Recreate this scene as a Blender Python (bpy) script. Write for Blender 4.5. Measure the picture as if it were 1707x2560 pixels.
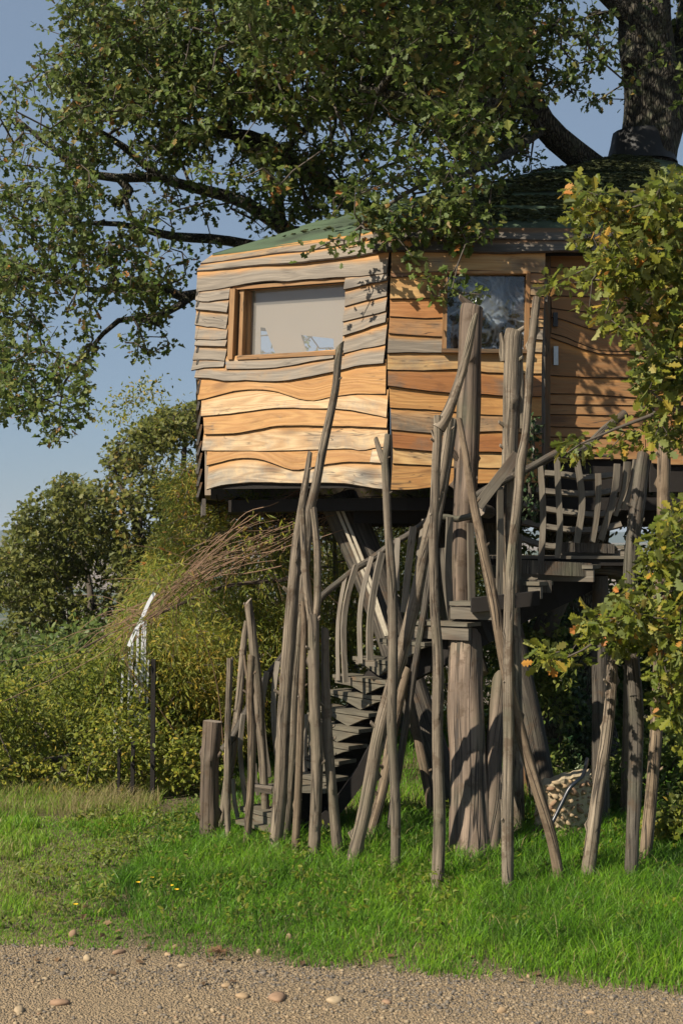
import bpy, math, random
import numpy as np
from mathutils import Vector, noise

for o in list(bpy.data.objects):
    bpy.data.objects.remove(o)
sc = bpy.context.scene
col = sc.collection
R = math.radians

# ------------------------------------------------------------------ camera
F, HZ, CX, CH = 3555.6, 1345.0, 853.5, 2.2      # focal length and horizon in photo pixels, eye height in metres
cam_d = bpy.data.cameras.new('camera')
cam = bpy.data.objects.new('camera', cam_d); col.objects.link(cam)
cam.location = (0, 0, CH); cam.rotation_euler = (R(90), 0, 0)
cam_d.sensor_fit = 'VERTICAL'; cam_d.sensor_height = 36; cam_d.lens = 50
cam_d.shift_y = 65 / 2560
cam_d.clip_start = 0.1; cam_d.clip_end = 20000
cam_d.dof.use_dof = True; cam_d.dof.focus_distance = 10.8; cam_d.dof.aperture_fstop = 5.0
sc.camera = cam
sc.render.resolution_x, sc.render.resolution_y = 682, 1024

# ------------------------------------------------------------------ light
SUN_EL, SUN_AZ = 40.0, 54.0                     # azimuth to the left of straight behind the camera
SD = Vector((-math.sin(R(SUN_AZ))*math.cos(R(SUN_EL)), -math.cos(R(SUN_AZ))*math.cos(R(SUN_EL)), math.sin(R(SUN_EL))))
w = bpy.data.worlds.new('World'); sc.world = w; w.use_nodes = True
nt = w.node_tree; bg = nt.nodes['Background']
sky = nt.nodes.new('ShaderNodeTexSky'); sky.sky_type = 'NISHITA'; sky.sun_disc = False
sky.sun_elevation = R(SUN_EL); sky.sun_rotation = R(180 + SUN_AZ)
sky.altitude = 900; sky.air_density = 1.0; sky.dust_density = 0.25; sky.ozone_density = 3.0
haz = nt.nodes.new('ShaderNodeMix'); haz.data_type = 'RGBA'; haz.inputs[0].default_value = .62      # thin even haze over the blue
haz.inputs[7].default_value = (4.0, 5.2, 6.8, 1)
nt.links.new(sky.outputs[0], haz.inputs[6]); nt.links.new(haz.outputs[2], bg.inputs[0]); bg.inputs[1].default_value = 0.054
sl = bpy.data.lights.new('sun', 'SUN'); sl.energy = 5.0; sl.angle = R(0.55); sl.color = (1, .90, .75)
sun = bpy.data.objects.new('sun', sl); col.objects.link(sun)
sun.rotation_euler = SD.to_track_quat('Z', 'Y').to_euler()
sc.view_settings.view_transform = 'Standard'; sc.view_settings.look = 'None'
sc.view_settings.gamma = 1; sc.view_settings.use_curve_mapping = False
sc.view_settings.exposure = 0.50
sc.cycles.max_bounces = 6; sc.cycles.transparent_max_bounces = 8
sc.cycles.diffuse_bounces = 3; sc.cycles.use_denoising = True

# ------------------------------------------------------------------ helpers
def P(px, py, Y):                               # photo pixel + distance -> place
    return Vector(((px-CX)/F*Y, Y, CH + (HZ-py)/F*Y))
def GY(py, z=0.0):                              # distance at which the ground shows at this photo row
    return F*(CH-z)/(py-HZ)
def PR(p):                                      # place(s) -> photo pixel
    p = np.asarray(p); return np.stack([CX + p[..., 0]/p[..., 1]*F, HZ - (p[..., 2]-CH)/p[..., 1]*F], -1)
def c1(x, y): return (450+x/2.851, 500+y/2.851)
def c2(x, y): return (900+x/1.96, 500+y/1.96)
def c3(x, y): return (480+x/2.352, 1250+y/2.352)
def c4(x, y): return (820+x/2.24, 1200+y/2.24)
def c5(x, y): return (1180+x/1.882, 1000+y/1.882)
def c6(x, y): return (x/2.1386, 900+y/2.1386)
def cs(f, pts): return [f(*p) for p in pts]

def tag(o, label=None, cat=None, group=None, kind=None):
    if label: o['label'] = label
    if cat: o['category'] = cat
    if group: o['group'] = group
    if kind: o['kind'] = kind
    return o
def empty(name, loc=(0, 0, 0)):
    o = bpy.data.objects.new(name, None); col.objects.link(o); o.location = loc
    o.empty_display_size = .1
    return o
def link(name, me, parent=None, loc=None):
    o = bpy.data.objects.new(name, me); col.objects.link(o)
    if loc is not None: o.location = loc
    if parent is not None:
        o.parent = parent
        off = Vector(parent.location)
        if parent.parent: off += Vector(parent.parent.location)
        o.location = Vector(o.location) - off
    return o

class MB:                                       # gathers faces for ONE mesh object
    def __init__(s): s.v = []; s.f = []; s.uv = []; s.mi = []; s.w = []
    def add(s, verts, faces, uvs=None, mi=0, w=None):
        b = len(s.v); s.v += [tuple(v) for v in verts]
        for k, f in enumerate(faces):
            s.f.append([b+i for i in f])
            s.uv.append([tuple(uvs[i]) for i in f] if uvs else [(verts[i][0]+verts[i][1], verts[i][2]) for i in f])
            s.mi.append(mi if isinstance(mi, int) else mi[k])
            s.w.append([w[i] for i in f] if w else [0.5]*len(f))
    def box(s, c, sz, ax=None, mi=0):           # ax: three unit axes
        ax = ax or (Vector((1, 0, 0)), Vector((0, 1, 0)), Vector((0, 0, 1)))
        c = Vector(c); L = max(range(3), key=lambda i: sz[i])
        vs, uv = [], []
        fc = [(0, 1, 3, 2), (4, 6, 7, 5), (0, 4, 5, 1), (2, 3, 7, 6), (0, 2, 6, 4), (1, 5, 7, 3)]
        for i in range(8):
            q = [((i >> 2) & 1)-.5, ((i >> 1) & 1)-.5, (i & 1)-.5]
            vs.append(c + ax[0]*q[0]*sz[0] + ax[1]*q[1]*sz[1] + ax[2]*q[2]*sz[2])
            o = [k for k in range(3) if k != L]
            uv.append((q[L]*sz[L] + c.x*3.7, q[o[0]]*sz[o[0]] + q[o[1]]*sz[o[1]] + c.z*1.3))
        s.add(vs, fc, uv, mi)
    def build(s, name, mats, parent=None, smooth=False, loc=None):
        me = bpy.data.meshes.new(name)
        if loc is not None: vv = [(a-loc[0], b-loc[1], c-loc[2]) for a, b, c in s.v]
        else: vv = s.v
        me.from_pydata(vv, [], s.f)
        for m in (mats if isinstance(mats, (list, tuple)) else [mats]): me.materials.append(m)
        uvl = me.uv_layers.new(name='UVMap'); n = len(me.loops)
        uvl.data.foreach_set('uv', np.array([c for f in s.uv for c in f], 'f').ravel())
        at = me.attributes.new('across', 'FLOAT', 'CORNER')
        at.data.foreach_set('value', np.array([c for f in s.w for c in f], 'f'))
        me.polygons.foreach_set('material_index', s.mi)
        if smooth: me.polygons.foreach_set('use_smooth', [True]*len(me.polygons))
        me.update()
        return link(name, me, parent, loc)

def mesh_np(name, V, faces_flat, counts, mats, parent=None, hue=None, smooth=False):
    me = bpy.data.meshes.new(name)
    me.vertices.add(len(V)); me.vertices.foreach_set('co', V.astype('f').ravel())
    me.loops.add(len(faces_flat)); me.loops.foreach_set('vertex_index', faces_flat.astype('i'))
    me.polygons.add(len(counts))
    st = np.concatenate([[0], np.cumsum(counts)[:-1]]).astype('i')
    me.polygons.foreach_set('loop_start', st)
    try: me.polygons.foreach_set('loop_total', counts.astype('i'))
    except Exception: pass
    for m in (mats if isinstance(mats, (list, tuple)) else [mats]): me.materials.append(m)
    if hue is not None:
        a = me.attributes.new('hue', 'FLOAT', 'POINT'); a.data.foreach_set('value', hue.astype('f'))
    me.polygons.foreach_set('use_smooth', np.full(len(counts), smooth))
    me.update(calc_edges=True); me.validate()
    return link(name, me, parent)

def smooth_line(pts, n):                        # Catmull-Rom through points, n samples evenly by chord
    pts = [Vector(p) for p in pts]
    if len(pts) == 2: return [pts[0].lerp(pts[1], i/(n-1)) for i in range(n)]
    d = [0]
    for a, b in zip(pts, pts[1:]): d.append(d[-1] + max((b-a).length, 1e-6))
    out = []
    for i in range(n):
        t = d[-1]*i/(n-1); k = 0
        while k < len(pts)-2 and t > d[k+1]: k += 1
        u = (t-d[k])/(d[k+1]-d[k])
        p0 = pts[max(k-1, 0)]; p1 = pts[k]; p2 = pts[k+1]; p3 = pts[min(k+2, len(pts)-1)]
        q = 0.5*((2*p1) + (p2-p0)*u + (2*p0-5*p1+4*p2-p3)*u*u + (3*p1-p0-3*p2+p3)*u*u*u)
        out.append(q)
    return out

def tube(mb, pts, rad, sides=12, step=.07, rough=.05, seed=0, knots=0, cut=None, capmi=0, mi=0, flare=0, ridge=0):
    """round timber along pts; rad is a list matching pts"""
    rnd = random.Random(seed)
    L = sum((Vector(b)-Vector(a)).length for a, b in zip(pts, pts[1:]))
    n = max(3, int(L/step)+1)
    c = smooth_line(pts, n)
    rr = np.interp(np.linspace(0, 1, n), np.linspace(0, 1, len(rad)), rad) if len(rad) != len(pts) else None
    if rr is None:
        d = [0]
        for a, b in zip(pts, pts[1:]): d.append(d[-1]+(Vector(b)-Vector(a)).length)
        rr = np.interp(np.linspace(0, d[-1], n), d, rad)
    kn = [(rnd.uniform(.08, .95)*L, rnd.uniform(0, 6.28), rnd.uniform(.3, .8)) for _ in range(knots)]
    vs, uv = [], []
    up = Vector((0, 1, 0)); s0 = 0
    for i in range(n):
        t = (c[min(i+1, n-1)]-c[max(i-1, 0)]).normalized()
        a = t.cross(up)
        if a.length < 1e-3: a = t.cross(Vector((1, 0, 0)))
        a.normalize(); b = t.cross(a).normalized()
        if i: s0 += (c[i]-c[i-1]).length
        for k in range(sides+1):
            th = 6.28318*(k % sides)/sides
            r = rr[i]
            q = c[i]*1.0
            r *= 1 + rough*(noise.noise(Vector((math.cos(th)*1.2+seed*3.1, math.sin(th)*1.2, s0*2.2)))*1.6)
            if ridge: r *= 1 + ridge*noise.noise(Vector((math.cos(th)*4+seed, math.sin(th)*4, s0*.9)))
            for (ks, kt, kh) in kn:
                da = math.atan2(math.sin(th-kt), math.cos(th-kt))*rr[i]
                e = ((s0-ks)**2*1.0 + da*da)/(rr[i]*.42+.004)**2
                if e < 4: r += rr[i]*kh*math.exp(-e*2.2)
            if flare and s0 < .45: r += flare*(1-s0/.45)**2*(1+.7*math.sin(th*4+seed))*rr[i]
            off = (a*math.cos(th)+b*math.sin(th))*r
            if cut and i == n-1: off += t*(math.cos(th-cut[1])*cut[0]*rr[i])
            vs.append(q+off); uv.append((th*max(.02, rr[i])+seed*1.7, s0+seed*.37))
    fs = []
    m = sides+1
    for i in range(n-1):
        for k in range(sides):
            fs.append((i*m+k, i*m+k+1, (i+1)*m+k+1, (i+1)*m+k))
    mb.add(vs, fs, uv, mi)
    top = [vs[(n-1)*m+k] for k in range(sides)]
    cc = sum((Vector(v) for v in top), Vector())/sides
    mb.add([cc]+top, [(0, k+1, (k+1) % sides+1) for k in range(sides)], [(v[0]*1.0, v[1]) for v in [cc]+top], capmi)
    bot = [vs[k] for k in range(sides)]
    mb.add(bot, [tuple(reversed(range(sides)))], None, capmi)

def slat(mb, pts, w, th, side, n=9, mi=0):
    """flat board bent along pts; side = direction of its width"""
    c = smooth_line(pts, n); side = Vector(side).normalized()
    vs, uv = [], []; s0 = 0
    sd = random.uniform(0, 9)
    for i in range(n):
        t = (c[min(i+1, n-1)]-c[max(i-1, 0)]).normalized()
        a = (side - t*side.dot(t)).normalized(); b = t.cross(a).normalized()
        if i: s0 += (c[i]-c[i-1]).length
        for (p, q) in ((-1, -1), (1, -1), (1, 1), (-1, 1)):
            vs.append(c[i]+a*p*w/2+b*q*th/2); uv.append((s0+sd, p*w/2+q*th*.5+sd))
    fs = [(3, 2, 1, 0), tuple((n-1)*4+k for k in range(4))]
    for i in range(n-1):
        for k in range(4): fs.append((i*4+k, i*4+(k+1) % 4, (i+1)*4+(k+1) % 4, (i+1)*4+k))
    mb.add(vs, fs, uv, mi)

# ------------------------------------------------------------------ materials
def mat(name):
    m = bpy.data.materials.new(name); m.use_nodes = True
    return m, m.node_tree.nodes, m.node_tree.links, m.node_tree.nodes['Principled BSDF']
def N(nodes, t, **k):
    n = nodes.new(t)
    for a, v in k.items():
        if a in n.inputs.keys(): n.inputs[a].default_value = v
        else: setattr(n, a, v)
    return n
def ramp(nodes, stops, interp='LINEAR'):
    r = nodes.new('ShaderNodeValToRGB'); e = r.color_ramp; e.interpolation = interp
    while len(e.elements) < len(stops): e.elements.new(.5)
    for k, (p, c) in enumerate(stops):
        e.elements[k].position = p; e.elements[k].color = (*c, 1) if len(c) == 3 else c
    return r
def mixc(nodes, links, a, b, f, mode='MIX'):
    m = nodes.new('ShaderNodeMix'); m.data_type = 'RGBA'; m.blend_type = mode
    for sock, v in ((m.inputs[0], f), (m.inputs[6], a), (m.inputs[7], b)):
        if isinstance(v, (int, float)): sock.default_value = v
        elif isinstance(v, tuple): sock.default_value = (*v, 1)
        else: links.new(v, sock)
    return m.outputs[2]
def mth(nodes, links, op, a, b=None, clamp=False):
    m = nodes.new('ShaderNodeMath'); m.operation = op; m.use_clamp = clamp
    for k, v in enumerate((a, b)):
        if v is None: continue
        if isinstance(v, (int, float)): m.inputs[k].default_value = v
        else: links.new(v, m.inputs[k])
    return m.outputs[0]

def board_mat(name, fresh1, fresh2, grey, g0, g1, edge=(.52, .25, .065), orient=0, bump=.25):
    """sawn live-edge board: grain along U, knots, weathered grey patches, unweathered strip under the lap above"""
    m, n, l, b = mat(name)
    uv = N(n, 'ShaderNodeUVMap', uv_map='UVMap'); oi = n.new('ShaderNodeObjectInfo')
    comb = n.new('ShaderNodeCombineXYZ')
    l.new(mth(n, l, 'MULTIPLY', oi.outputs['Random'], 37.0), comb.inputs[0]); l.new(mth(n, l, 'MULTIPLY', oi.outputs['Random'], 91.0), comb.inputs[1])
    add = n.new('ShaderNodeVectorMath'); l.new(uv.outputs[0], add.inputs[0]); l.new(comb.outputs[0], add.inputs[1])
    mp = N(n, 'ShaderNodeMapping'); mp.inputs['Scale'].default_value = (1.1, 9, 1); l.new(add.outputs[0], mp.inputs[0])
    # cathedral grain: bands warped by noise
    wn = N(n, 'ShaderNodeTexNoise', Scale=.55, Detail=2.0); l.new(mp.outputs[0], wn.inputs['Vector'])
    bands = mth(n, l, 'SINE', mth(n, l, 'MULTIPLY', wn.outputs[0], 85.0))
    bands = mth(n, l, 'MULTIPLY', mth(n, l, 'ADD', bands, 1.0), .5)
    mp2 = N(n, 'ShaderNodeMapping'); mp2.inputs['Scale'].default_value = (5, 120, 1); l.new(add.outputs[0], mp2.inputs[0])
    fine = N(n, 'ShaderNodeTexNoise', Scale=1.0, Detail=4.0); l.new(mp2.outputs[0], fine.inputs['Vector'])
    big = N(n, 'ShaderNodeTexNoise', Scale=1.6, Detail=3.0, Roughness=.6); l.new(add.outputs[0], big.inputs['Vector'])
    rf = ramp(n, [(.35, fresh1), (.65, fresh2)]); l.new(big.outputs[0], rf.inputs[0])
    tone = mixc(n, l, fresh1, fresh2, oi.outputs['Random'])
    c = mixc(n, l, rf.outputs[0], tone, .7)
    rnd2 = mth(n, l, 'FRACT', mth(n, l, 'MULTIPLY', oi.outputs['Random'], 17.3)); c = mixc(n, l, c, tuple(x*.55 for x in fresh1), mth(n, l, 'MULTIPLY', rnd2, .55))
    c = mixc(n, l, c, (.30, .12, .03), mth(n, l, 'MULTIPLY', bands, .42))
    # knots
    mpk = N(n, 'ShaderNodeMapping'); mpk.inputs['Scale'].default_value = (1.7, 4.2, 1); l.new(add.outputs[0], mpk.inputs[0])
    kn = N(n, 'ShaderNodeTexVoronoi', Scale=1.0); l.new(mpk.outputs[0], kn.inputs['Vector'])
    kr = ramp(n, [(0.0, (1, 1, 1)), (.14, (.75, .75, .75)), (.26, (0, 0, 0))]); l.new(kn.outputs['Distance'], kr.inputs[0])
    c = mixc(n, l, c, (.11, .045, .015), mth(n, l, 'MULTIPLY', kr.outputs[0], .75))
    st = N(n, 'ShaderNodeTexNoise', Scale=3.4, Detail=5.0, Roughness=.7, Distortion=.8); mps = N(n, 'ShaderNodeMapping'); mps.inputs['Scale'].default_value = (1.0, 3.2, 1); l.new(add.outputs[0], mps.inputs[0]); l.new(mps.outputs[0], st.inputs['Vector'])
    c = mixc(n, l, c, tuple(x*.42 for x in fresh1), mth(n, l, 'MULTIPLY', ramp_out(n, l, st.outputs[0], .54, .74), .7))
    sp = N(n, 'ShaderNodeTexNoise', Scale=1.0, Detail=1.0, Distortion=.3); mpp = N(n, 'ShaderNodeMapping'); mpp.inputs['Scale'].default_value = (2.2, 34, 1); l.new(add.outputs[0], mpp.inputs[0]); l.new(mpp.outputs[0], sp.inputs['Vector'])
    spd = ramp_out(n, l, mth(n, l, 'ABSOLUTE', mth(n, l, 'SUBTRACT', sp.outputs[0], .5)), .022, .004)
    spd = mth(n, l, 'MULTIPLY', spd, ramp_out(n, l, big.outputs[0], .50, .60))
    # weathering
    at = N(n, 'ShaderNodeAttribute', attribute_name='across')
    wz = N(n, 'ShaderNodeTexNoise', Scale=2.1, Detail=5.0, Roughness=.65); l.new(add.outputs[0], wz.inputs['Vector'])
    gv = mth(n, l, 'ADD', wz.outputs[0], mth(n, l, 'MULTIPLY', oi.outputs['Random'], .16))
    gr = ramp(n, [(g0, (0, 0, 0)), (g1, (1, 1, 1))]); l.new(gv, gr.inputs[0])
    tr = ramp(n, [(.50, (1, 1, 1)), (.72, (0, 0, 0))])      # top strip stays unweathered
    wa = mth(n, l, 'ADD', at.outputs['Fac'], mth(n, l, 'MULTIPLY', mth(n, l, 'SUBTRACT', wz.outputs[0], .5), .5)); l.new(wa, tr.inputs[0])
    gf = mth(n, l, 'MULTIPLY', gr.outputs[0], tr.outputs[0])
    gcol = mixc(n, l, grey, tuple(x*.5 for x in grey), fine.outputs[0])
    gcol = mixc(n, l, gcol, tuple(x*.42 for x in grey), mth(n, l, 'MULTIPLY', bands, .5))
    gcol = mixc(n, l, gcol, (.05, .042, .035), mth(n, l, 'MULTIPLY', kr.outputs[0], .8))
    inv = ramp(n, [(.58, (0, 0, 0)), (.80, (1, 1, 1))]); l.new(wa, inv.inputs[0])
    c = mixc(n, l, c, edge, mth(n, l, 'MULTIPLY', inv.outputs[0], .8))
    c = mixc(n, l, c, gcol, gf)
    c = mixc(n, l, c, (.02, .015, .01), mth(n, l, 'MULTIPLY', mth(n, l, 'SUBTRACT', fine.outputs[0], .3, True), .5))
    c = mixc(n, l, c, (.03, .02, .012), mth(n, l, 'MULTIPLY', spd, .8))
    l.new(c, b.inputs['Base Color']); b.inputs['Roughness'].default_value = .66
    bp = N(n, 'ShaderNodeBump', Strength=bump, Distance=.006)
    h = mth(n, l, 'ADD', mth(n, l, 'MULTIPLY', bands, .6), fine.outputs[0]); l.new(h, bp.inputs['Height'])
    l.new(bp.outputs[0], b.inputs['Normal'])
    return m

def pole_mat(name, c_a, c_b, dark=(.035, .028, .022), lichen=.0, scale=1.0):
    """weathered round timber: streaks and drying cracks along V"""
    m, n, l, b = mat(name)
    uv = N(n, 'ShaderNodeUVMap', uv_map='UVMap')
    oi = n.new('ShaderNodeObjectInfo')
    mp = N(n, 'ShaderNodeMapping'); mp.inputs['Scale'].default_value = (55*scale, 2.6*scale, 1); l.new(uv.outputs[0], mp.inputs[0])
    s = N(n, 'ShaderNodeTexNoise', Scale=1.0, Detail=5.0, Roughness=.62, Distortion=.25); l.new(mp.outputs[0], s.inputs['Vector'])
    big = N(n, 'ShaderNodeTexNoise', Scale=3.2*scale, Detail=4.0, Roughness=.6); l.new(uv.outputs[0], big.inputs['Vector'])
    r1 = ramp(n, [(.3, c_b), (.7, c_a)]); l.new(big.outputs[0], r1.inputs[0])
    c = mixc(n, l, r1.outputs[0], tuple(x*.48 for x in c_b), ramp_out(n, l, s.outputs[0], .42, .72))
    c = mixc(n, l, c, tuple(min(1, x*1.45) for x in c_a), ramp_out(n, l, s.outputs[0], .44, .26))
    mp3 = N(n, 'ShaderNodeMapping'); mp3.inputs['Scale'].default_value = (24*scale, .75*scale, 1); l.new(uv.outputs[0], mp3.inputs[0])
    cr = N(n, 'ShaderNodeTexNoise', Scale=1.0, Detail=2.0, Distortion=.5); l.new(mp3.outputs[0], cr.inputs['Vector'])
    d = mth(n, l, 'ABSOLUTE', mth(n, l, 'SUBTRACT', cr.outputs[0], .5))
    crk = ramp_out(n, l, d, .030, .006)
    crk = mth(n, l, 'MULTIPLY', crk, ramp_out(n, l, big.outputs[0], .36, .5))
    c = mixc(n, l, c, dark, crk)
    if lichen:
        vo = N(n, 'ShaderNodeTexNoise', Scale=160.0, Detail=1.0); l.new(uv.outputs[0], vo.inputs['Vector'])
        c = mixc(n, l, c, (.42, .42, .33), mth(n, l, 'MULTIPLY', ramp_out(n, l, vo.outputs[0], .70, .74), lichen))
    gn = N(n, 'ShaderNodeTexNoise', Scale=2.0, Detail=3.0); l.new(uv.outputs[0], gn.inputs['Vector'])
    c = mixc(n, l, c, (.10, .12, .06), mth(n, l, 'MULTIPLY', ramp_out(n, l, gn.outputs[0], .52, .7), .35))
    c = mixc(n, l, c, tuple(x*.55 for x in c_b), mth(n, l, 'MULTIPLY', oi.outputs['Random'], .55))
    bt = N(n, 'ShaderNodeTexNoise', Scale=5.5, Detail=5.0, Roughness=.7); l.new(uv.outputs[0], bt.inputs['Vector'])
    c = mixc(n, l, c, (.085, .055, .032), mth(n, l, 'MULTIPLY', ramp_out(n, l, bt.outputs[0], .54, .62), .75))
    l.new(c, b.inputs['Base Color']); b.inputs['Roughness'].default_value = .8
    bp = N(n, 'ShaderNodeBump', Strength=.9, Distance=.010)
    l.new(mth(n, l, 'SUBTRACT', mth(n, l, 'MULTIPLY', s.outputs[0], .8), crk), bp.inputs['Height']); l.new(bp.outputs[0], b.inputs['Normal'])
    return m
def ramp_out(n, l, v, a, bb):
    mr = n.new('ShaderNodeMapRange'); mr.clamp = True
    mr.inputs['From Min'].default_value = a; mr.inputs['From Max'].default_value = bb
    l.new(v, mr.inputs['Value']); return mr.outputs[0]

def plain(name, c, rough=.6, metal=0, bump=0, scale=40, var=.3):
    m, n, l, b = mat(name)
    tc = n.new('ShaderNodeTexCoord')
    no = N(n, 'ShaderNodeTexNoise', Scale=float(scale), Detail=4.0); l.new(tc.outputs['Object'], no.inputs['Vector'])
    l.new(mixc(n, l, tuple(x*(1-var) for x in c), tuple(min(1, x*(1+var)) for x in c), no.outputs[0]), b.inputs['Base Color'])
    b.inputs['Roughness'].default_value = rough; b.inputs['Metallic'].default_value = metal
    if bump:
        bp = N(n, 'ShaderNodeBump', Strength=bump, Distance=.01); l.new(no.outputs[0], bp.inputs['Height']); l.new(bp.outputs[0], b.inputs['Normal'])
    return m

def leaf_mat(name, stops, trans=.35, rough=.52, back=1.25):
    """stops: colours a leaf can have, picked per leaf through the 'hue' attribute"""
    m, n, l, b = mat(name)
    at = N(n, 'ShaderNodeAttribute', attribute_name='hue')
    r = ramp(n, stops); l.new(at.outputs['Fac'], r.inputs[0])
    geo = n.new('ShaderNodeNewGeometry')
    pale = mixc(n, l, r.outputs[0], (.30, .33, .18), .22)
    c = mixc(n, l, r.outputs[0], pale, geo.outputs['Backfacing'])
    l.new(c, b.inputs['Base Color']); b.inputs['Roughness'].default_value = rough
    b.inputs['Specular IOR Level'].default_value = .28
    tr = n.new('ShaderNodeBsdfTranslucent')
    tc = mixc(n, l, c, (.9, 1.0, .25), .25, 'MULTIPLY'); 
    br = N(n, 'ShaderNodeBrightContrast'); br.inputs['Bright'].default_value = .03; l.new(tc, br.inputs[0]); l.new(br.outputs[0], tr.inputs[0])
    mx = n.new('ShaderNodeMixShader'); mx.inputs[0].default_value = trans
    l.new(b.outputs[0], mx.inputs[1]); l.new(tr.outputs[0], mx.inputs[2])
    l.new(mx.outputs[0], n['Material Output'].inputs[0])
    return m

M = {}
M['honey'] = board_mat('board_honey', (.54, .26, .07), (.70, .43, .17), (.30, .26, .21), .72, .86)
M['cream'] = board_mat('board_cream', (.66, .44, .22), (.80, .62, .38), (.40, .35, .28), .58, .76)
M['amber'] = board_mat('board_amber', (.46, .19, .055), (.70, .47, .23), (.25, .19, .13), .52, .72)
M['rust'] = board_mat('board_rust', (.34, .12, .028), (.50, .23, .07), (.22, .16, .11), .56, .74)
M['straw'] = board_mat('board_straw', (.56, .33, .12), (.72, .50, .23), (.33, .26, .18), .57, .75)
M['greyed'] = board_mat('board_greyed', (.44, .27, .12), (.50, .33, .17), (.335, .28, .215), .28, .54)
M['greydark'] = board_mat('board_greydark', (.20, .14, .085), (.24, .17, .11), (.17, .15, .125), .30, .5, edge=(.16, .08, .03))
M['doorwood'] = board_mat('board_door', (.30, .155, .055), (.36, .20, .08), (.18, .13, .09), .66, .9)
M['bark'] = plain('bark_edge', (.060, .038, .024), .9, 0, .6, 60, .5)
M['endgrain'] = plain('end_grain', (.07, .05, .035), .9, 0, .4, 80, .4)
M['pole'] = pole_mat('weathered_pole', (.34, .275, .20), (.18, .14, .098), lichen=.0)
M['pole_l'] = pole_mat('lichen_pole', (.29, .235, .17), (.15, .12, .085), lichen=.7)
M['pole_w'] = pole_mat('warm_pole', (.30, .225, .15), (.17, .12, .075))
M['pole_d'] = pole_mat('dark_pole', (.13, .11, .085), (.07, .058, .045), lichen=.3)
M['stump'] = pole_mat('stump_wood', (.27, .20, .145), (.145, .105, .075), scale=.55)
M['cap'] = plain('cut_wood', (.22, .18, .14), .9, 0, .4, 60, .4)
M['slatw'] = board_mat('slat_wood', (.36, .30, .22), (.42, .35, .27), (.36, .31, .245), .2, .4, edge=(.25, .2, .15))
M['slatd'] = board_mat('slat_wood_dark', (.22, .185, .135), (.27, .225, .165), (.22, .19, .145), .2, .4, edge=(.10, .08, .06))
M['tread'] = board_mat('tread_wood', (.17, .148, .10), (.25, .22, .15), (.19, .17, .125), .3, .5, edge=(.10, .08, .05))
M['frame'] = board_mat('frame_wood', (.36, .20, .08), (.42, .25, .11), (.25, .19, .13), .75, .95, edge=(.36, .2, .08))
M['frameb'] = board_mat('casing_wood', (.16, .105, .055), (.19, .13, .07), (.12, .10, .075), .6, .9, edge=(.16, .1, .05))
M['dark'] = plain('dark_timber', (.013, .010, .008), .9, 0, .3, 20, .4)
M['inside'] = plain('inside_board', (.42, .33, .24), .8, 0, .1, 8, .2)
M['blind'] = plain('blind_cloth', (.37, .295, .24), .9, 0, .05, 4, .06)
M['metal'] = plain('brushed_metal', (.62, .62, .62), .3, 1, 0, 40, .1)
M['blackm'] = plain('black_metal', (.02, .02, .022), .4, 0, 0, 40, .1)
M['hose'] = plain('black_hose', (.02, .025, .035), .3)
M['white'] = plain('white_paint', (.74, .76, .80), .5, 0, .1, 12, .1)
# ------------------------------------------------------------------ tree house
K = [(.376, 11.0), (-1.17, 11.93), (-1.30, 13.3), (-1.0, 15.0), (1.0, 16.2), (3.5, 16.2), (5.2, 15.0), (5.6, 13.3), (4.6, 11.8), (2.9, 11.0)]
ZF, ZT = 2.56, 4.41                            # floor and wall top
APX = Vector((2.84, 13.5, 5.86))
class Plane:
    def __init__(s, a, b, lean=0.0):           # through the vertical line a-b, outward normal faces the camera side
        s.o = Vector((a[0], a[1], ZT)); d = Vector((b[0]-a[0], b[1]-a[1], 0)).normalized()
        nrm = Vector((d.y, -d.x, 0))
        if nrm.y > 0: nrm = -nrm
        s.n = (nrm + Vector((0, 0, lean))).normalized(); s.d = d
    def hit(s, px, py, off=0.0):
        r = Vector(((px-CX)/F, 1, (HZ-py)/F)); c = Vector((0, 0, CH))
        t = (s.o + s.n*off - c).dot(s.n) / r.dot(s.n)
        return c + r*t
def lerp_poly(pl, f):
    """point at fraction f of the x extent of a polyline"""
    x = pl[0][0] + (pl[-1][0]-pl[0][0])*f
    for a, b in zip(pl, pl[1:]):
        if (a[0] <= x <= b[0]+1e-6): 
            u = (x-a[0])/max(b[0]-a[0], 1e-6); u2 = u
            return (x, a[1]+(b[1]-a[1])*u2)
    return pl[-1]
def soften(pl):                                 # smooth a coarse traced edge
    if len(pl) < 3: return pl
    v = smooth_line([Vector((p[0], p[1], 0)) for p in pl], 6*len(pl))
    out = [(v[0].x, v[0].y)]
    for q in v[1:]:
        if q.x > out[-1][0]+.01: out.append((q.x, q.y))
    return out
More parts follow.
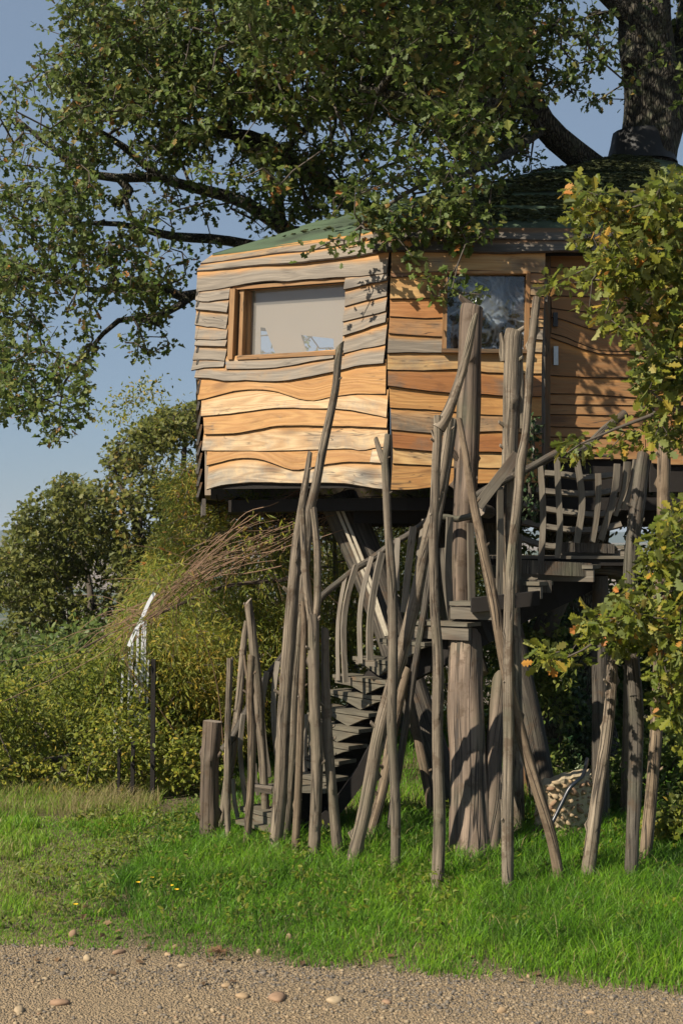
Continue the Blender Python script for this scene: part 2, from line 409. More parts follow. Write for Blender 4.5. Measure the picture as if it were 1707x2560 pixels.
def plank(plane, top, bot, m, parent, out=.036, o_top=.008, th=.022, up=.035, name='plank', seed=0, wav=.004):
    top, bot = soften(top), soften(bot)
    L = (plane.hit(*bot[0])-plane.hit(*bot[-1])).length
    n = max(4, int(L/.07)+2)
    rows = 7
    vs, uv, ww = [], [], []
    s0 = 0; prev = None
    for i in range(n):
        f = i/(n-1)
        a = plane.hit(*lerp_poly(top, f)); b = plane.hit(*lerp_poly(bot, f))
        a.z += up
        if prev is not None: s0 += (b-prev).length
        prev = b.copy()
        b.z += wav*noise.noise(Vector((s0*9, seed*3.3, 0)))
        h = (a-b).length
        hump = .004*noise.noise(Vector((s0*2.5, seed*1.7, 4)))
        o_b = out+hump
        eb = .008+.005*noise.noise(Vector((s0*14, seed, 9)))
        pts = [(a, o_top, 1.0), (a.lerp(b, .33), o_top+(o_b-o_top)*.36, .67), (a.lerp(b, .68), o_top+(o_b-o_top)*.7, .32), (b, o_b, .0),
               (b+Vector((0, 0, -eb)), o_b-th*.35, .0), (b+Vector((0, 0, -eb*.4)), o_b-th, 0), (a, o_top-th*.6, 1)]
        for k, (q, o, wv) in enumerate(pts):
            vs.append(q+plane.n*o); uv.append((s0, h*wv)); ww.append(wv)
    fs, mi = [], []
    for i in range(n-1):
        for k in range(rows):
            k2 = (k+1) % rows
            fs.append((i*rows+k, i*rows+k2, (i+1)*rows+k2, (i+1)*rows+k)); mi.append(1 if k in (3, 4) else 0)
    fs.append(tuple(range(rows))[::-1]); mi.append(2)
    fs.append(tuple((n-1)*rows+k for k in range(rows))); mi.append(2)
    mb = MB(); mb.add(vs, fs, uv, mi, ww)
    return mb.build(name, [m, M['bark'], M['endgrain']], parent)

house = tag(empty('treehouse', (2.0, 13.2, ZF)), 'round wooden treehouse clad in wavy live-edge planks under a green mossy roof', 'treehouse')
pa = Plane(K[0], K[1]); pb = Plane(K[0], K[9]); 
def wall_slab(name, quads, th, mats=None):      # quads in plane coords: list of (plane, [four px corners])
    mb = MB()
    for pl, q in quads:
        o = [pl.hit(*p) for p in q]; i = [p-pl.n*th for p in o]
        o = [p-pl.n*.004 for p in o]
        mb.add(o+i, [(0, 1, 2, 3), (7, 6, 5, 4), (0, 4, 5, 1), (1, 5, 6, 2), (2, 6, 7, 3), (3, 7, 4, 0)])
    return mb.build(name, mats or M['dark'], house)
# wall A (left, sunlit) and wall B (facing) with their openings
wA = wall_slab('wall', [(pa, [c1(150, 500), c1(1475, 330), c1(1475, 560), c1(150, 660)]),
                        (pa, [c1(140, 661), c1(366, 640), c1(350, 1140), c1(120, 1180)]),
                        (pa, [c1(1190, 561), c1(1475, 561), c1(1475, 1100), c1(1165, 1100)]),
                        (pa, [c1(120, 1181), c1(1475, 1101), c1(1475, 2050), c1(225, 2060)])], .05)
wB = wall_slab('wall', [(pb, [c2(150, 270), c2(900, 270), c2(900, 350), c2(150, 350)]),
                        (pb, [c2(150, 351), c2(405, 351), c2(405, 745), c2(150, 745)]),
                        (pb, [c2(828, 351), c2(900, 351), c2(890, 745), c2(820, 745)]),
                        (pb, [c2(150, 746), c2(890, 746), c2(885, 1400), c2(150, 1415)])], .05)
PA = [ # top edge, lower edge, material
 ([(130, 520), (300, 505), (560, 480), (800, 465), (1200, 420), (1495, 385)], [(130, 655), (250, 640), (370, 620), (560, 585), (700, 577), (760, 583), (900, 568), (1180, 550), (1300, 545), (1482, 522)], 'greyed'),
 ([(130, 655), (250, 640), (366, 622)], [(125, 715), (200, 727), (240, 720), (362, 705)], 'greyed'),
 ([(128, 717), (200, 727), (362, 707)], [(125, 780), (240, 790), (350, 803)], 'greyed'),
 ([(128, 782), (355, 805)], [(118, 890), (200, 905), (260, 908), (340, 921)], 'greyed'),
 ([(122, 892), (350, 922)], [(120, 990), (240, 999), (345, 990)], 'greyed'),
 ([(124, 992), (352, 993)], [(120, 1038), (230, 1044), (340, 1045)], 'greyed'),
 ([(122, 1040), (348, 1047)], [(103, 1140), (220, 1138), (330, 1148)], 'greyed'),
 ([(108, 1142), (330, 1150)], [(95, 1215), (140, 1207), (190, 1195), (325, 1190)], 'greyed'),
 ([(1188, 552), (1300, 545), (1484, 524)], [(1180, 640), (1300, 612), (1400, 592), (1485, 572)], 'greyed'),
 ([(1182, 640), (1300, 612), (1488, 574)], [(1185, 760), (1300, 727), (1480, 685)], 'greyed'),
 ([(1183, 762), (1484, 688)], [(1170, 870), (1320, 833), (1475, 795)], 'greyed'),
 ([(1172, 872), (1480, 797)], [(1175, 968), (1300, 932), (1390, 895), (1475, 872)], 'greyed'),
 ([(1172, 970), (1484, 875)], [(1152, 1100), (1300, 1062), (1370, 1050), (1400, 1053), (1430, 1035), (1472, 1028)], 'greyed'),
 ([(330, 1145), (700, 1128), (1110, 1098)], [(345, 1205), (600, 1202), (800, 1180), (950, 1150), (1105, 1128)], 'greyed'),
 ([(128, 1203), (345, 1203), (600, 1202), (800, 1180), (1105, 1128), (1300, 1062), (1472, 1030)], [(120, 1267), (250, 1272), (340, 1290), (500, 1285), (700, 1292), (900, 1267), (1100, 1225), (1300, 1178), (1462, 1165)], 'greyed'),
 ([(135, 1272), (340, 1290), (700, 1292), (900, 1267), (1100, 1225), (1300, 1178), (1472, 1167)], [(140, 1427), (250, 1402), (400, 1362), (560, 1350), (680, 1362), (780, 1392), (870, 1420), (960, 1432), (1030, 1418), (1110, 1400), (1280, 1382), (1475, 1382)], 'honey'),
 ([(160, 1420), (400, 1362), (560, 1350), (680, 1362), (870, 1420), (960, 1432), (1110, 1400), (1280, 1382), (1488, 1384)], [(165, 1541), (400, 1520), (600, 1492), (780, 1480), (900, 1486), (1100, 1487), (1230, 1498), (1340, 1520), (1482, 1551)], 'cream'),
 ([(170, 1541), (400, 1520), (600, 1492), (780, 1480), (1100, 1487), (1340, 1520), (1486, 1549)], [(190, 1671), (400, 1662), (550, 1640), (700, 1612), (900, 1607), (1100, 1612), (1300, 1615), (1485, 1626)], 'honey'),
 ([(178, 1672), (400, 1662), (700, 1612), (1100, 1612), (1484, 1627)], [(168, 1785), (400, 1787), (700, 1787), (1000, 1779), (1200, 1770), (1300, 1786), (1390, 1768), (1485, 1760)], 'cream'),
 ([(200, 1787), (700, 1787), (1200, 1771), (1378, 1772)], [(205, 1891), (300, 1868), (390, 1845), (450, 1840), (540, 1840), (610, 1853), (700, 1885), (780, 1915), (850, 1924), (950, 1906), (1100, 1876), (1230, 1866), (1365, 1868)], 'honey'),
 ([(1380, 1774), (1486, 1762)], [(1367, 1867), (1440, 1872), (1484, 1868)], 'cream'),
 ([(214, 1889), (450, 1840), (540, 1840), (700, 1885), (850, 1924), (1100, 1876), (1480, 1868)], [(203, 2062), (300, 2032), (450, 2015), (620, 2010), (800, 2016), (1000, 2014), (1200, 2020), (1350, 2045), (1492, 2060)], 'cream')]
for k, (t, b, m) in enumerate(PA):
    plank(pa, cs(c1, t), cs(c1, b), M[m], wA, seed=k+1, out=.026+(k % 3)*.004)
PB = [
 ([(152, 262), (500, 262), (905, 270)], [(153, 360), (300, 355), (400, 350), (500, 344), (700, 350), (903, 360)], 'amber'),
 ([(150, 358), (412, 352)], [(150, 378), (410, 374)], 'amber'),
 ([(148, 378), (412, 374)], [(146, 486), (300, 484), (407, 478)], 'amber'),
 ([(146, 486), (410, 478)], [(145, 571), (300, 580), (407, 577)], 'amber'),
 ([(145, 571), (408, 577)], [(140, 654), (260, 664), (402, 671)], 'amber'),
 ([(140, 656), (404, 671)], [(133, 750), (260, 748), (396, 749)], 'amber'),
 ([(834, 362), (902, 362)], [(832, 406), (899, 410)], 'amber'), ([(832, 408), (900, 410)], [(831, 468), (898, 472)], 'amber'),
 ([(831, 470), (899, 472)], [(829, 528), (897, 532)], 'amber'), ([(829, 530), (898, 532)], [(827, 580), (895, 584)], 'amber'),
 ([(827, 582), (896, 584)], [(826, 622), (893, 624)], 'amber'), ([(826, 624), (894, 626)], [(824, 682), (890, 686)], 'amber'),
 ([(824, 684), (892, 686)], [(822, 745), (887, 748)], 'amber'),
 ([(135, 748), (400, 749), (470, 752), (888, 756)], [(132, 831), (300, 836), (500, 829), (600, 845), (700, 848), (885, 852)], 'amber'),
 ([(136, 832), (500, 829), (700, 848), (887, 852)], [(135, 912), (300, 932), (450, 948), (600, 952), (700, 960), (885, 962)], 'amber'),
 ([(140, 914), (450, 948), (700, 960), (887, 962)], [(146, 1018), (300, 1026), (450, 1036), (600, 1052), (885, 1060)], 'amber'),
 ([(148, 1019), (450, 1036), (887, 1060)], [(153, 1125), (300, 1138), (460, 1145), (600, 1135), (700, 1134), (885, 1150)], 'amber'),
 ([(155, 1126), (460, 1145), (700, 1134), (887, 1150)], [(160, 1214), (300, 1226), (450, 1236), (600, 1233), (885, 1240)], 'amber'),
 ([(160, 1215), (450, 1236), (887, 1240)], [(160, 1290), (350, 1300), (600, 1312), (885, 1312)], 'amber'),
 ([(160, 1290), (600, 1312), (887, 1312)], [(150, 1419), (250, 1418), (400, 1402), (500, 1392), (700, 1385), (885, 1385)], 'honey')]
for k, (t, b, m) in enumerate(PB):
    plank(pb, cs(c2, t), cs(c2, b), M[['straw', 'rust', 'straw', 'amber', 'amber', 'greyed', 'amber', 'straw', 'amber', 'amber', 'straw', 'greyed', 'straw', 'straw', 'rust', 'honey', 'amber', 'rust', 'straw', 'honey'][k]], wB, seed=k+31, out=.025+(k % 3)*.004)

# leaning eave boards under the roof edge, all round
pal = Plane(K[0], K[1], lean=.62); pbl = Plane(K[0], K[9], lean=.62)

eave = MB()
def ring_pt(i, z, inset):
    c = Vector((2.2, 13.6, 0)); k = Vector((K[i % 10][0], K[i % 10][1], 0)); d = (c-k).normalized()
    return Vector((k.x, k.y, z)) + d*inset
for i in range(10):
    a, b = ring_pt(i, ZT-.02, .05), ring_pt(i+1, ZT-.02, .05); c_, d_ = ring_pt(i+1, ZT+.19, .17), ring_pt(i, ZT+.19, .17)
    eave.add([a, b, c_, d_], [(0, 1, 2, 3)])
eav = eave.build('eave', M['dark'], house)
EA = [([(245, 378), (500, 350), (800, 300), (1100, 262), (1290, 235), (1400, 212)], [(160, 470), (350, 445), (500, 425), (650, 402), (800, 388), (930, 376), (1200, 330), (1450, 282)], 'greyed'),
      ([(160, 470), (500, 425), (800, 388), (1200, 330), (1450, 282)], [(135, 521), (300, 508), (420, 496), (560, 480), (800, 466), (1000, 446), (1200, 420), (1456, 381)], 'greyed')]
for k, (t, b, m) in enumerate(EA):
    plank(pal, cs(c1, t), cs(c1, b), M[m], eav, seed=k+61, out=.035, up=-.012 if k == 0 else .02)
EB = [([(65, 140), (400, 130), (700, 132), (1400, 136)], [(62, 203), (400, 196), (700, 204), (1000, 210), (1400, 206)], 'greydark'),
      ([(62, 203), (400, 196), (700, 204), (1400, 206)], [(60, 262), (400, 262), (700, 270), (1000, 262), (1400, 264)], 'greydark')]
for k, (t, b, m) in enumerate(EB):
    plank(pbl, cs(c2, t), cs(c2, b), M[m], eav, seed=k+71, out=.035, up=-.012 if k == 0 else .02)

# other walls: boards round the far side, gaps left high at the back where light enters
for i in range(1, 9):
    a, b = K[i], K[(i+1) % 10]
    A = Vector((a[0], a[1], 0)); B = Vector((b[0], b[1], 0)); d = (B-A).normalized(); nn = Vector((d.y, -d.x, 0))
    if nn.dot(Vector((2.2, 13.6, 0))-A) > 0: nn = -nn
    mb = MB(); openw = i in (2, 3, 4)
    mb.box((A+B)/2+Vector((0, 0, (ZF+3.35)/2))-nn*.05, ((B-A).length, .05, 3.35-ZF), (d, nn, Vector((0, 0, 1))))
    if not openw: mb.box((A+B)/2+Vector((0, 0, (3.352+ZT)/2))-nn*.05, ((B-A).length, .05, ZT-3.352), (d, nn, Vector((0, 0, 1))))
    else:
        for u in (.03, .97): mb.box(A.lerp(B, u)+Vector((0, 0, (3.352+ZT)/2))-nn*.05, (.08, .05, ZT-3.352), (d, nn, Vector((0, 0, 1))))
    wl = mb.build('wall', M['inside'], house)
    z = ZF-.03; k = 0; rnd = random.Random(i)
    while z < ZT-.08:
        h = rnd.uniform(.11, .17)
        if i == 1: h *= .9
        if not (openw and z > 3.25) :
            pm = MB(); L = (B-A).length; n_ = 7; vs, uv, ww = [], [], []
            for q in range(n_):
                u = q/(n_-1); c0 = A.lerp(B, u if 0 < q < n_-1 else (u-.5)*(1+.02*rnd.random())+.5)
                zb = z+.012*math.sin(u*7+k*2.1+i)
                for (zz, o) in ((z+h+.03, .01), (zb, .05), (zb, .028), (z+h+.03, -.006)):
                    vs.append(c0+nn*o+Vector((0, 0, zz))); uv.append((u*L, zz-z)); ww.append((zz-z)/(h+.03))
            fs = []
            for q in range(n_-1):
                for r_ in range(4): fs.append((q*4+r_, q*4+(r_+1) % 4, q*4+4+(r_+1) % 4, q*4+4+r_))
            fs += [(3, 2, 1, 0), tuple((n_-1)*4+r_ for r_ in range(4))]
            pm.add(vs, fs, uv, 0, ww); pm.build('plank', M['greydark'], wl)
        z += h; k += 1

# window A: wooden frame set back, clear pane, cloth blind behind it
def px_bar(plane, p, q, w, depth, off, mb):     # bar on the plane between two pixels, w metres wide
    a, b = plane.hit(*p)-plane.n*off, plane.hit(*q)-plane.n*off
    t = (b-a).normalized(); s = t.cross(plane.n).normalized()
    mb.box((a+b)/2, ((b-a).length, w, depth), (t, s, plane.n))
win = MB(); px_bar(pa, c1(392, 636), c1(372, 1138), .05, .13, .03, win)
wf = win.build('window', M['frame'], house)
def sub(name, plane, p, q, w, d, off, m, par):
    mb = MB(); px_bar(plane, p, q, w, d, off, mb); return mb.build(name, m, par)
sub('frame', pa, c1(434, 632), c1(418, 1138), .040, .06, .045, M['frame'], wf)
sub('frame', pa, c1(452, 640), c1(440, 1120), .022, .06, .095, M['frame'], wf)
sub('frame', pa, c1(380, 628), c1(1210, 566), .030, .11, .050, M['frame'], wf)
sub('sill', pa, c1(420, 1126), c1(1175, 1088), .034, .12, .030, M['frame'], wf)
sub('frame', pa, c1(1192, 560), c1(1176, 1100), .045, .05, .090, M['frame'], wf)
def flat_poly(name, plane, pts, off, m, par, th=.004):
    o = [plane.hit(*p)-plane.n*off for p in pts]; i = [p-plane.n*th for p in o]; n_ = len(o)
    mb = MB(); mb.add(o+i, [tuple(range(n_)), tuple(reversed(range(n_, 2*n_)))] + [(k, k+n_, (k+1) % n_+n_, (k+1) % n_) for k in range(n_)])
    return mb.build(name, m, par)
gm, gn, gl, gb = mat('window_glass')
gt = gn.new('ShaderNodeBsdfTransparent'); gt.inputs[0].default_value = (.93, .95, .95, 1)
gg = N(gn, 'ShaderNodeBsdfGlossy', Roughness=.02); lw = N(gn, 'ShaderNodeLayerWeight', Blend=.5); frs = mth(gn, gl, 'ADD', mth(gn, gl, 'MULTIPLY', mth(gn, gl, 'POWER', lw.outputs['Facing'], 4.0), .9), .06)
gx = gn.new('ShaderNodeMixShader'); gl.new(frs, gx.inputs[0]); gl.new(gt.outputs[0], gx.inputs[1]); gl.new(gg.outputs[0], gx.inputs[2]); gd = N(gn, 'ShaderNodeBsdfDiffuse'); gd.inputs[0].default_value = (.62, .58, .52, 1); gx2 = gn.new('ShaderNodeMixShader'); gx2.inputs[0].default_value = .13      # dusty veil mixed in to pale the pane like a washed-out reflection
gl.new(gx.outputs[0], gx2.inputs[1]); gl.new(gd.outputs[0], gx2.inputs[2]); gl.new(gx2.outputs[0], gn['Material Output'].inputs[0])
flat_poly('pane', pa, cs(c1, [(430, 600), (1200, 550), (1185, 1110), (420, 1130)]), .105, gm, wf)
flat_poly('blind', pa, cs(c1, [(470, 590), (1250, 520), (1250, 1150), (1040, 1150), (1035, 975), (920, 962), (800, 948), (850, 1090), (862, 1140), (640, 1140), (545, 898), (512, 893), (512, 1140), (470, 1140)]), .128, M['blind'], wf)
gm2 = gm.copy(); gm2.name = 'clean_glass'; [x for x in gm2.node_tree.nodes if x.type == 'MIX_SHADER' and abs(x.inputs[0].default_value-.13) < .001][0].inputs[0].default_value = .02
# window B: dark pane with creased plastic film behind it
wb = MB(); px_bar(pb, c2(416, 352), c2(410, 745), .035, .10, .02, wb); wfb = wb.build('window', M['frame'], house)
sub('frame', pb, c2(822, 352), c2(813, 745), .030, .10, .022, M['frame'], wfb)
sub('frame', pb, c2(410, 356), c2(830, 356), .022, .10, .024, M['frame'], wfb)
sub('sill', pb, c2(398, 742), c2(822, 746), .030, .14, .004, M['frameb'], wfb)
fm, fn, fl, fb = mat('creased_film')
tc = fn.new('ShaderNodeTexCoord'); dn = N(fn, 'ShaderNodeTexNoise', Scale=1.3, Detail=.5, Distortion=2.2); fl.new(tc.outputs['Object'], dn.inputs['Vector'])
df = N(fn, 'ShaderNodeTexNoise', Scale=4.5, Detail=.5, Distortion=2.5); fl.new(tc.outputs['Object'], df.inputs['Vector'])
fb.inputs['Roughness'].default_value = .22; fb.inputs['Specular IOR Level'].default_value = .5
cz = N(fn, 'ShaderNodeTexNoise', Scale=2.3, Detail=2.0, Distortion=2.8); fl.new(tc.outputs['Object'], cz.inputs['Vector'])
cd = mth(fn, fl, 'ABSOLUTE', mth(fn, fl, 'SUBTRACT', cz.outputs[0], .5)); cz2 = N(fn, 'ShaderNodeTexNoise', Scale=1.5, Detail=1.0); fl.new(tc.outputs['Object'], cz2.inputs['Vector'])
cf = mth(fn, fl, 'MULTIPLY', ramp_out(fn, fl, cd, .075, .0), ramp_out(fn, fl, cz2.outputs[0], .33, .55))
fl.new(mixc(fn, fl, (.010, .011, .014), (.40, .43, .50), cf), fb.inputs['Base Color'])  # pale streaks in the base colour stand for reflections off the film
bp = N(fn, 'ShaderNodeBump', Strength=1.0, Distance=.20); fl.new(mth(fn, fl, 'ADD', dn.outputs[0], mth(fn, fl, 'MULTIPLY', df.outputs[0], .22)), bp.inputs['Height']); fl.new(bp.outputs[0], fb.inputs['Normal'])
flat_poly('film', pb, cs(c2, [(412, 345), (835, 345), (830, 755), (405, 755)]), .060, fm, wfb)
flat_poly('pane', pb, cs(c2, [(412, 345), (835, 345), (830, 755), (405, 755)]), .040, gm2, wfb)

# porch recess with the door
pc = Plane((0.3, 11.22), (2.9, 11.22))
door = tag(empty('door', (0, 0, 0)), None); door.parent = house; door.location = -house.location
jm = MB(); 
def jbox(mb, plane, x0, y0, x1, y1, off, th, f=c2):
    q = [f(x0, y0), f(x1, y0), f(x1, y1), f(x0, y1)]
    o = [plane.hit(*p)-plane.n*off for p in q]; i = [p-plane.n*th for p in o]
    mb.add(o+i, [(0, 3, 2, 1), (4, 5, 6, 7), (0, 1, 5, 4), (1, 2, 6, 5), (2, 3, 7, 6), (3, 0, 4, 7)], [(p.z, p.x) for p in o+i])
jbox(jm, pc, 884, 262, 928, 1275, -.03, .20); jm.build('door_frame', M['frameb'], house)
jm = MB(); jbox(jm, pb, 893, 400, 915, 500, -.01, .03); jbox(jm, pb, 886, 500, 905, 1400, -.002, .05); jm.build('corner_batten', M['greydark'], house)
jm = MB(); jbox(jm, pc, 1362, 262, 1392, 1275, -.02, .2); jbox(jm, pc, 1396, 262, 1420, 1275, -.015, .2); jm.build('door_frame', M['amber'], house)
jm = MB(); jbox(jm, pc, 925, 230, 1365, 1430, .01, .04); jm.build('door_leaf', M['dark'], door)
DB = [([(930, 230), (1365, 232)], [(930, 330), (1365, 336)]), ([(930, 330), (1365, 336)], [(930, 410), (1150, 414), (1365, 420)]), ([(930, 410), (1365, 420)], [(930, 470), (1150, 474), (1365, 480)]),
      ([(932, 470), (1365, 480)], [(934, 530), (1000, 540), (1150, 552), (1365, 560)]),
      ([(934, 530), (1000, 540), (1365, 560)], [(934, 575), (1000, 590), (1100, 625), (1200, 645), (1365, 655)]),
      ([(934, 576), (1000, 590), (1100, 625), (1365, 655)], [(932, 655), (1000, 672), (1080, 705), (1180, 738), (1365, 742)]),
      ([(932, 656), (1000, 672), (1180, 738), (1365, 742)], [(930, 672), (1000, 700), (1100, 735), (1200, 755), (1365, 758)]),
      ([(930, 674), (1100, 735), (1200, 755), (1365, 758)], [(925, 858), (1050, 866), (1180, 870), (1365, 872)]),
      ([(925, 860), (1365, 872)], [(920, 948), (1100, 952), (1365, 970)]), ([(920, 950), (1365, 970)], [(918, 1000), (1100, 1003), (1365, 1006)]),
      ([(918, 1000), (1365, 1006)], [(915, 1050), (1100, 1052), (1365, 1058)]), ([(915, 1050), (1365, 1058)], [(914, 1108), (1100, 1115), (1365, 1112)]),
      ([(914, 1108), (1365, 1112)], [(910, 1160), (1365, 1165)]), ([(910, 1160), (1365, 1165)], [(910, 1215), (1100, 1210), (1365, 1220)]), ([(910, 1214), (1365, 1220)], [(910, 1268), (1365, 1270)])]
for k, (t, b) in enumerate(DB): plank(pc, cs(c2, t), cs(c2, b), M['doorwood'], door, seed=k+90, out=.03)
hm = MB(); jbox(hm, pc, 943, 720, 965, 812, -.045, .012); hp = hm.build('handle', M['metal'], door)
hm = MB(); a = pc.hit(*c2(954, 749), off=.07); tube(hm, [a-pc.n*.03, a], [.008, .008], 8, .02, 0); tube(hm, [a, pc.hit(*c2(1000, 751), off=.075)], [.010, .007], 8, .04, 0); 
hm.build('lever', M['metal'], hp, True)
hm = MB(); a = pc.hit(*c2(951, 790), off=.048); tube(hm, [a-pc.n*.006, a], [.008, .008], 8, .02, 0); hm.build('keyhole', M['blackm'], hp)
kmb = MB(); jbox(kmb, pc, 941, 556, 962, 624, -.055, .03); kp = kmb.build('key_safe', M['blackm'], door)
for r_ in range(6):
    for q in range(2):
        kb = MB(); x = 946+q*8; y = 564+r_*7; jbox(kb, pc, x, y, x+4.5, y+4, -.060, .006); kb.build('button', M['metal'], kp)
# right part of the porch wall beyond the door and the porch side
ms = MB(); jbox(ms, pc, 1420, 232, 1680, 1430, .0, .05); pw = ms.build('wall', M['dark'], house)
for k in range(9):
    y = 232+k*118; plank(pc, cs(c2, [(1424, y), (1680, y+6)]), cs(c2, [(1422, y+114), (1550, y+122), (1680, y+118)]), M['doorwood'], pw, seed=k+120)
ms = MB(); a = pb.hit(*c2(893, 270)); b_ = pb.hit(*c2(886, 1400)); ms.box(((a.x+b_.x)/2+.0, 11.14, (a.z+b_.z)/2), (.03, .16, a.z-b_.z)); ms.build('porch_side', M['dark'], house)

# floor: deck slab, rim boards and joists seen from below
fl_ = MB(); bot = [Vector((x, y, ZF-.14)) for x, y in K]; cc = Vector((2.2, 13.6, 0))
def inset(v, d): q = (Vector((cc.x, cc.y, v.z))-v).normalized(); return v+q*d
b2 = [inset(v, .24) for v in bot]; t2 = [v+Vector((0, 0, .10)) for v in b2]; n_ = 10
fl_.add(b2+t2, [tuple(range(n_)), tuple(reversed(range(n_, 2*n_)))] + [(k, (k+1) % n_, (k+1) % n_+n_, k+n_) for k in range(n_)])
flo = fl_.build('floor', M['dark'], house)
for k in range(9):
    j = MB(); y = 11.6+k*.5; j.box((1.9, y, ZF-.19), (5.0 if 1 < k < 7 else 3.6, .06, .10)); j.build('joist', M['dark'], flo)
rm = MB(); a, b_ = Vector((K[1][0]+.02, K[1][1]-.02, ZF-.10)), Vector((K[2][0], K[2][1], ZF-.10)); t = (b_-a).normalized(); rm.box((a+b_)/2, ((b_-a).length, .03, .14), (t, Vector((t.y, -t.x, 0)), Vector((0, 0, 1)))); rm.build('rim_board', M['greydark'], flo)

# roof: green felt laid in courses on ten sloping faces, moss on the shaded courses
rmat, rn, rl, rb = mat('roof_felt')
rtc = rn.new('ShaderNodeTexCoord'); r1 = N(rn, 'ShaderNodeTexNoise', Scale=300.0, Detail=2.0); rl.new(rtc.outputs['Object'], r1.inputs['Vector'])
r2 = N(rn, 'ShaderNodeTexNoise', Scale=1.7, Detail=5.0); rl.new(rtc.outputs['Object'], r2.inputs['Vector'])
rc = mixc(rn, rl, (.05, .085, .045), (.095, .14, .08), r1.outputs[0]); rc = mixc(rn, rl, rc, (.035, .05, .03), ramp_out(rn, rl, r2.outputs[0], .5, .7))
rl.new(rc, rb.inputs['Base Color']); rb.inputs['Roughness'].default_value = .85
rbp = N(rn, 'ShaderNodeBump', Strength=.3, Distance=.01); rl.new(r1.outputs[0], rbp.inputs['Height']); rl.new(rbp.outputs[0], rb.inputs['Normal'])
moss = plain('roof_moss', (.040, .048, .010), .95, 0, 1.0, 60, .6)
roof = MB(); roof.box((APX.x, APX.y, APX.z-.16), (.5, .5, .08)); roo = roof.build('roof', M['dark'], house)
NC = 6
rnd = random.Random(5)
def rpt(i, f, lift=0):                          # ring corner i at fraction f from eave to apex, slightly hollow slope
    e = ring_pt(i, ZT+.205, .19); p = e.lerp(APX, f); p.z += .10*math.sin(f*math.pi)*(1 if f < .5 else .6) + lift; return p
for i in range(10):
    for c_ in range(NC):
        f0, f1 = c_/NC - (.022 if c_ == 0 else 0), (c_+1)/NC+.03
        f1 = min(f1, .97)
        mb = MB(); n_ = 6; vs = []
        for q in range(n_+1):
            u = q/n_
            for (f, lf) in ((f0, .014), (f1, .0), (f0, .0)):
                vs.append(rpt(i, f).lerp(rpt(i+1, f), u)+Vector((0, 0, lf+rnd.uniform(-.003, .003))))
        fs = []
        for q in range(n_): fs += [(q*3, q*3+3, q*3+4, q*3+1), (q*3+2, q*3+5, q*3+3, q*3)]
        mb.add(vs, fs); mb.build('felt_strip', rmat, roo)
mm = MB(); rs = random.Random(9)
for k in range(11000):
    i = 9 if rs.random() < .9 else 0; u = rs.random(); f = rs.betavariate(1.2, 1.6)*.9+.05
    p = rpt(i, f).lerp(rpt(i+1, f), u)
    if noise.noise(Vector((p.x*1.3, f*16, 2))) < -.22 + (.45 if (i == 0) else 0): continue
    s = rs.uniform(.012, .035); p.z += .012
    q = [p+Vector((rs.uniform(-1, 1)*s*1.6, rs.uniform(-1, 1)*s, rs.uniform(0, .6)*s)) for _ in range(4)] + [p+Vector((0, 0, s*.7))]
    mm.add(q, [(0, 1, 4), (1, 2, 4), (2, 3, 4), (3, 0, 4)])
tag(mm.build('moss', moss, roo), kind='stuff')
# rubber collar round the trunk at the roof peak
cl = MB(); tube(cl, [APX+Vector((0, 0, -.12)), APX+Vector((0, 0, .05)), APX+Vector((0, 0, .18))], [.35, .295, .27], 16, .05, .06, 3); cl.build('roof_collar', plain('rubber', (.012, .012, .013), .6, 0, .2, 9, .2), roo, True)

# slanting braces that carry the floor
def timber(name, a, b, w, d, m, parent, side=(1, 0, 0)):
    mb = MB(); a, b = Vector(a), Vector(b); t = (b-a).normalized(); s = Vector(side); s = (s-t*s.dot(t)).normalized(); mb.box((a+b)/2, ((b-a).length, w, d), (t, s, t.cross(s))); return mb.build(name, m, parent)
def round_(name, pts, rad, m, parent, seed, **k):
    mb = MB(); tube(mb, pts, rad, seed=seed, capmi=1, **k); return mb.build(name, [m, M['cap']], parent, True)
br = round_('brace', [P(*c3(860, -5), 12.0), P(*c4(240, 520), 11.8), P(*c4(440, 1100), 11.5), P(*c4(690, 1800), 11.2), P(*c4(760, 2030), 11.1)], [.165, .155, .13, .11, .10], M['pole_d'], house, 8, rough=.05)
for dx in (0, 28):
    s = MB(); slat(s, [P(*c3(828+dx, 0), 11.75), P(*c3(985+dx, 380), 11.6), P(*c3(1140+dx*.3, 800), 11.35)], .022, .02, (1, 0, 0), 8); s.build('batten', plain('pale_batten', (.42, .37, .28), .8), br)
round_('brace', [P(*c4(520, 130), 12.2), P(*c4(700, 700), 12.2), P(*c4(820, 1100), 12.0)], [.13, .13, .12], M['pole_d'], house, 9)
round_('brace', [P(*c4(900, 150), 12.0), P(*c4(960, 600), 12.0), P(*c4(1100, 1250), 11.8), P(*c4(1230, 1900), 11.6)], [.13, .12, .12, .11], M['pole_d'], house, 10)
round_('brace', [P(*c5(560, 620), 12.2), P(*c5(420, 900), 12.2), P(*c5(330, 1100), 12.2)], [.10, .10, .10], M['pole_d'], house, 11)
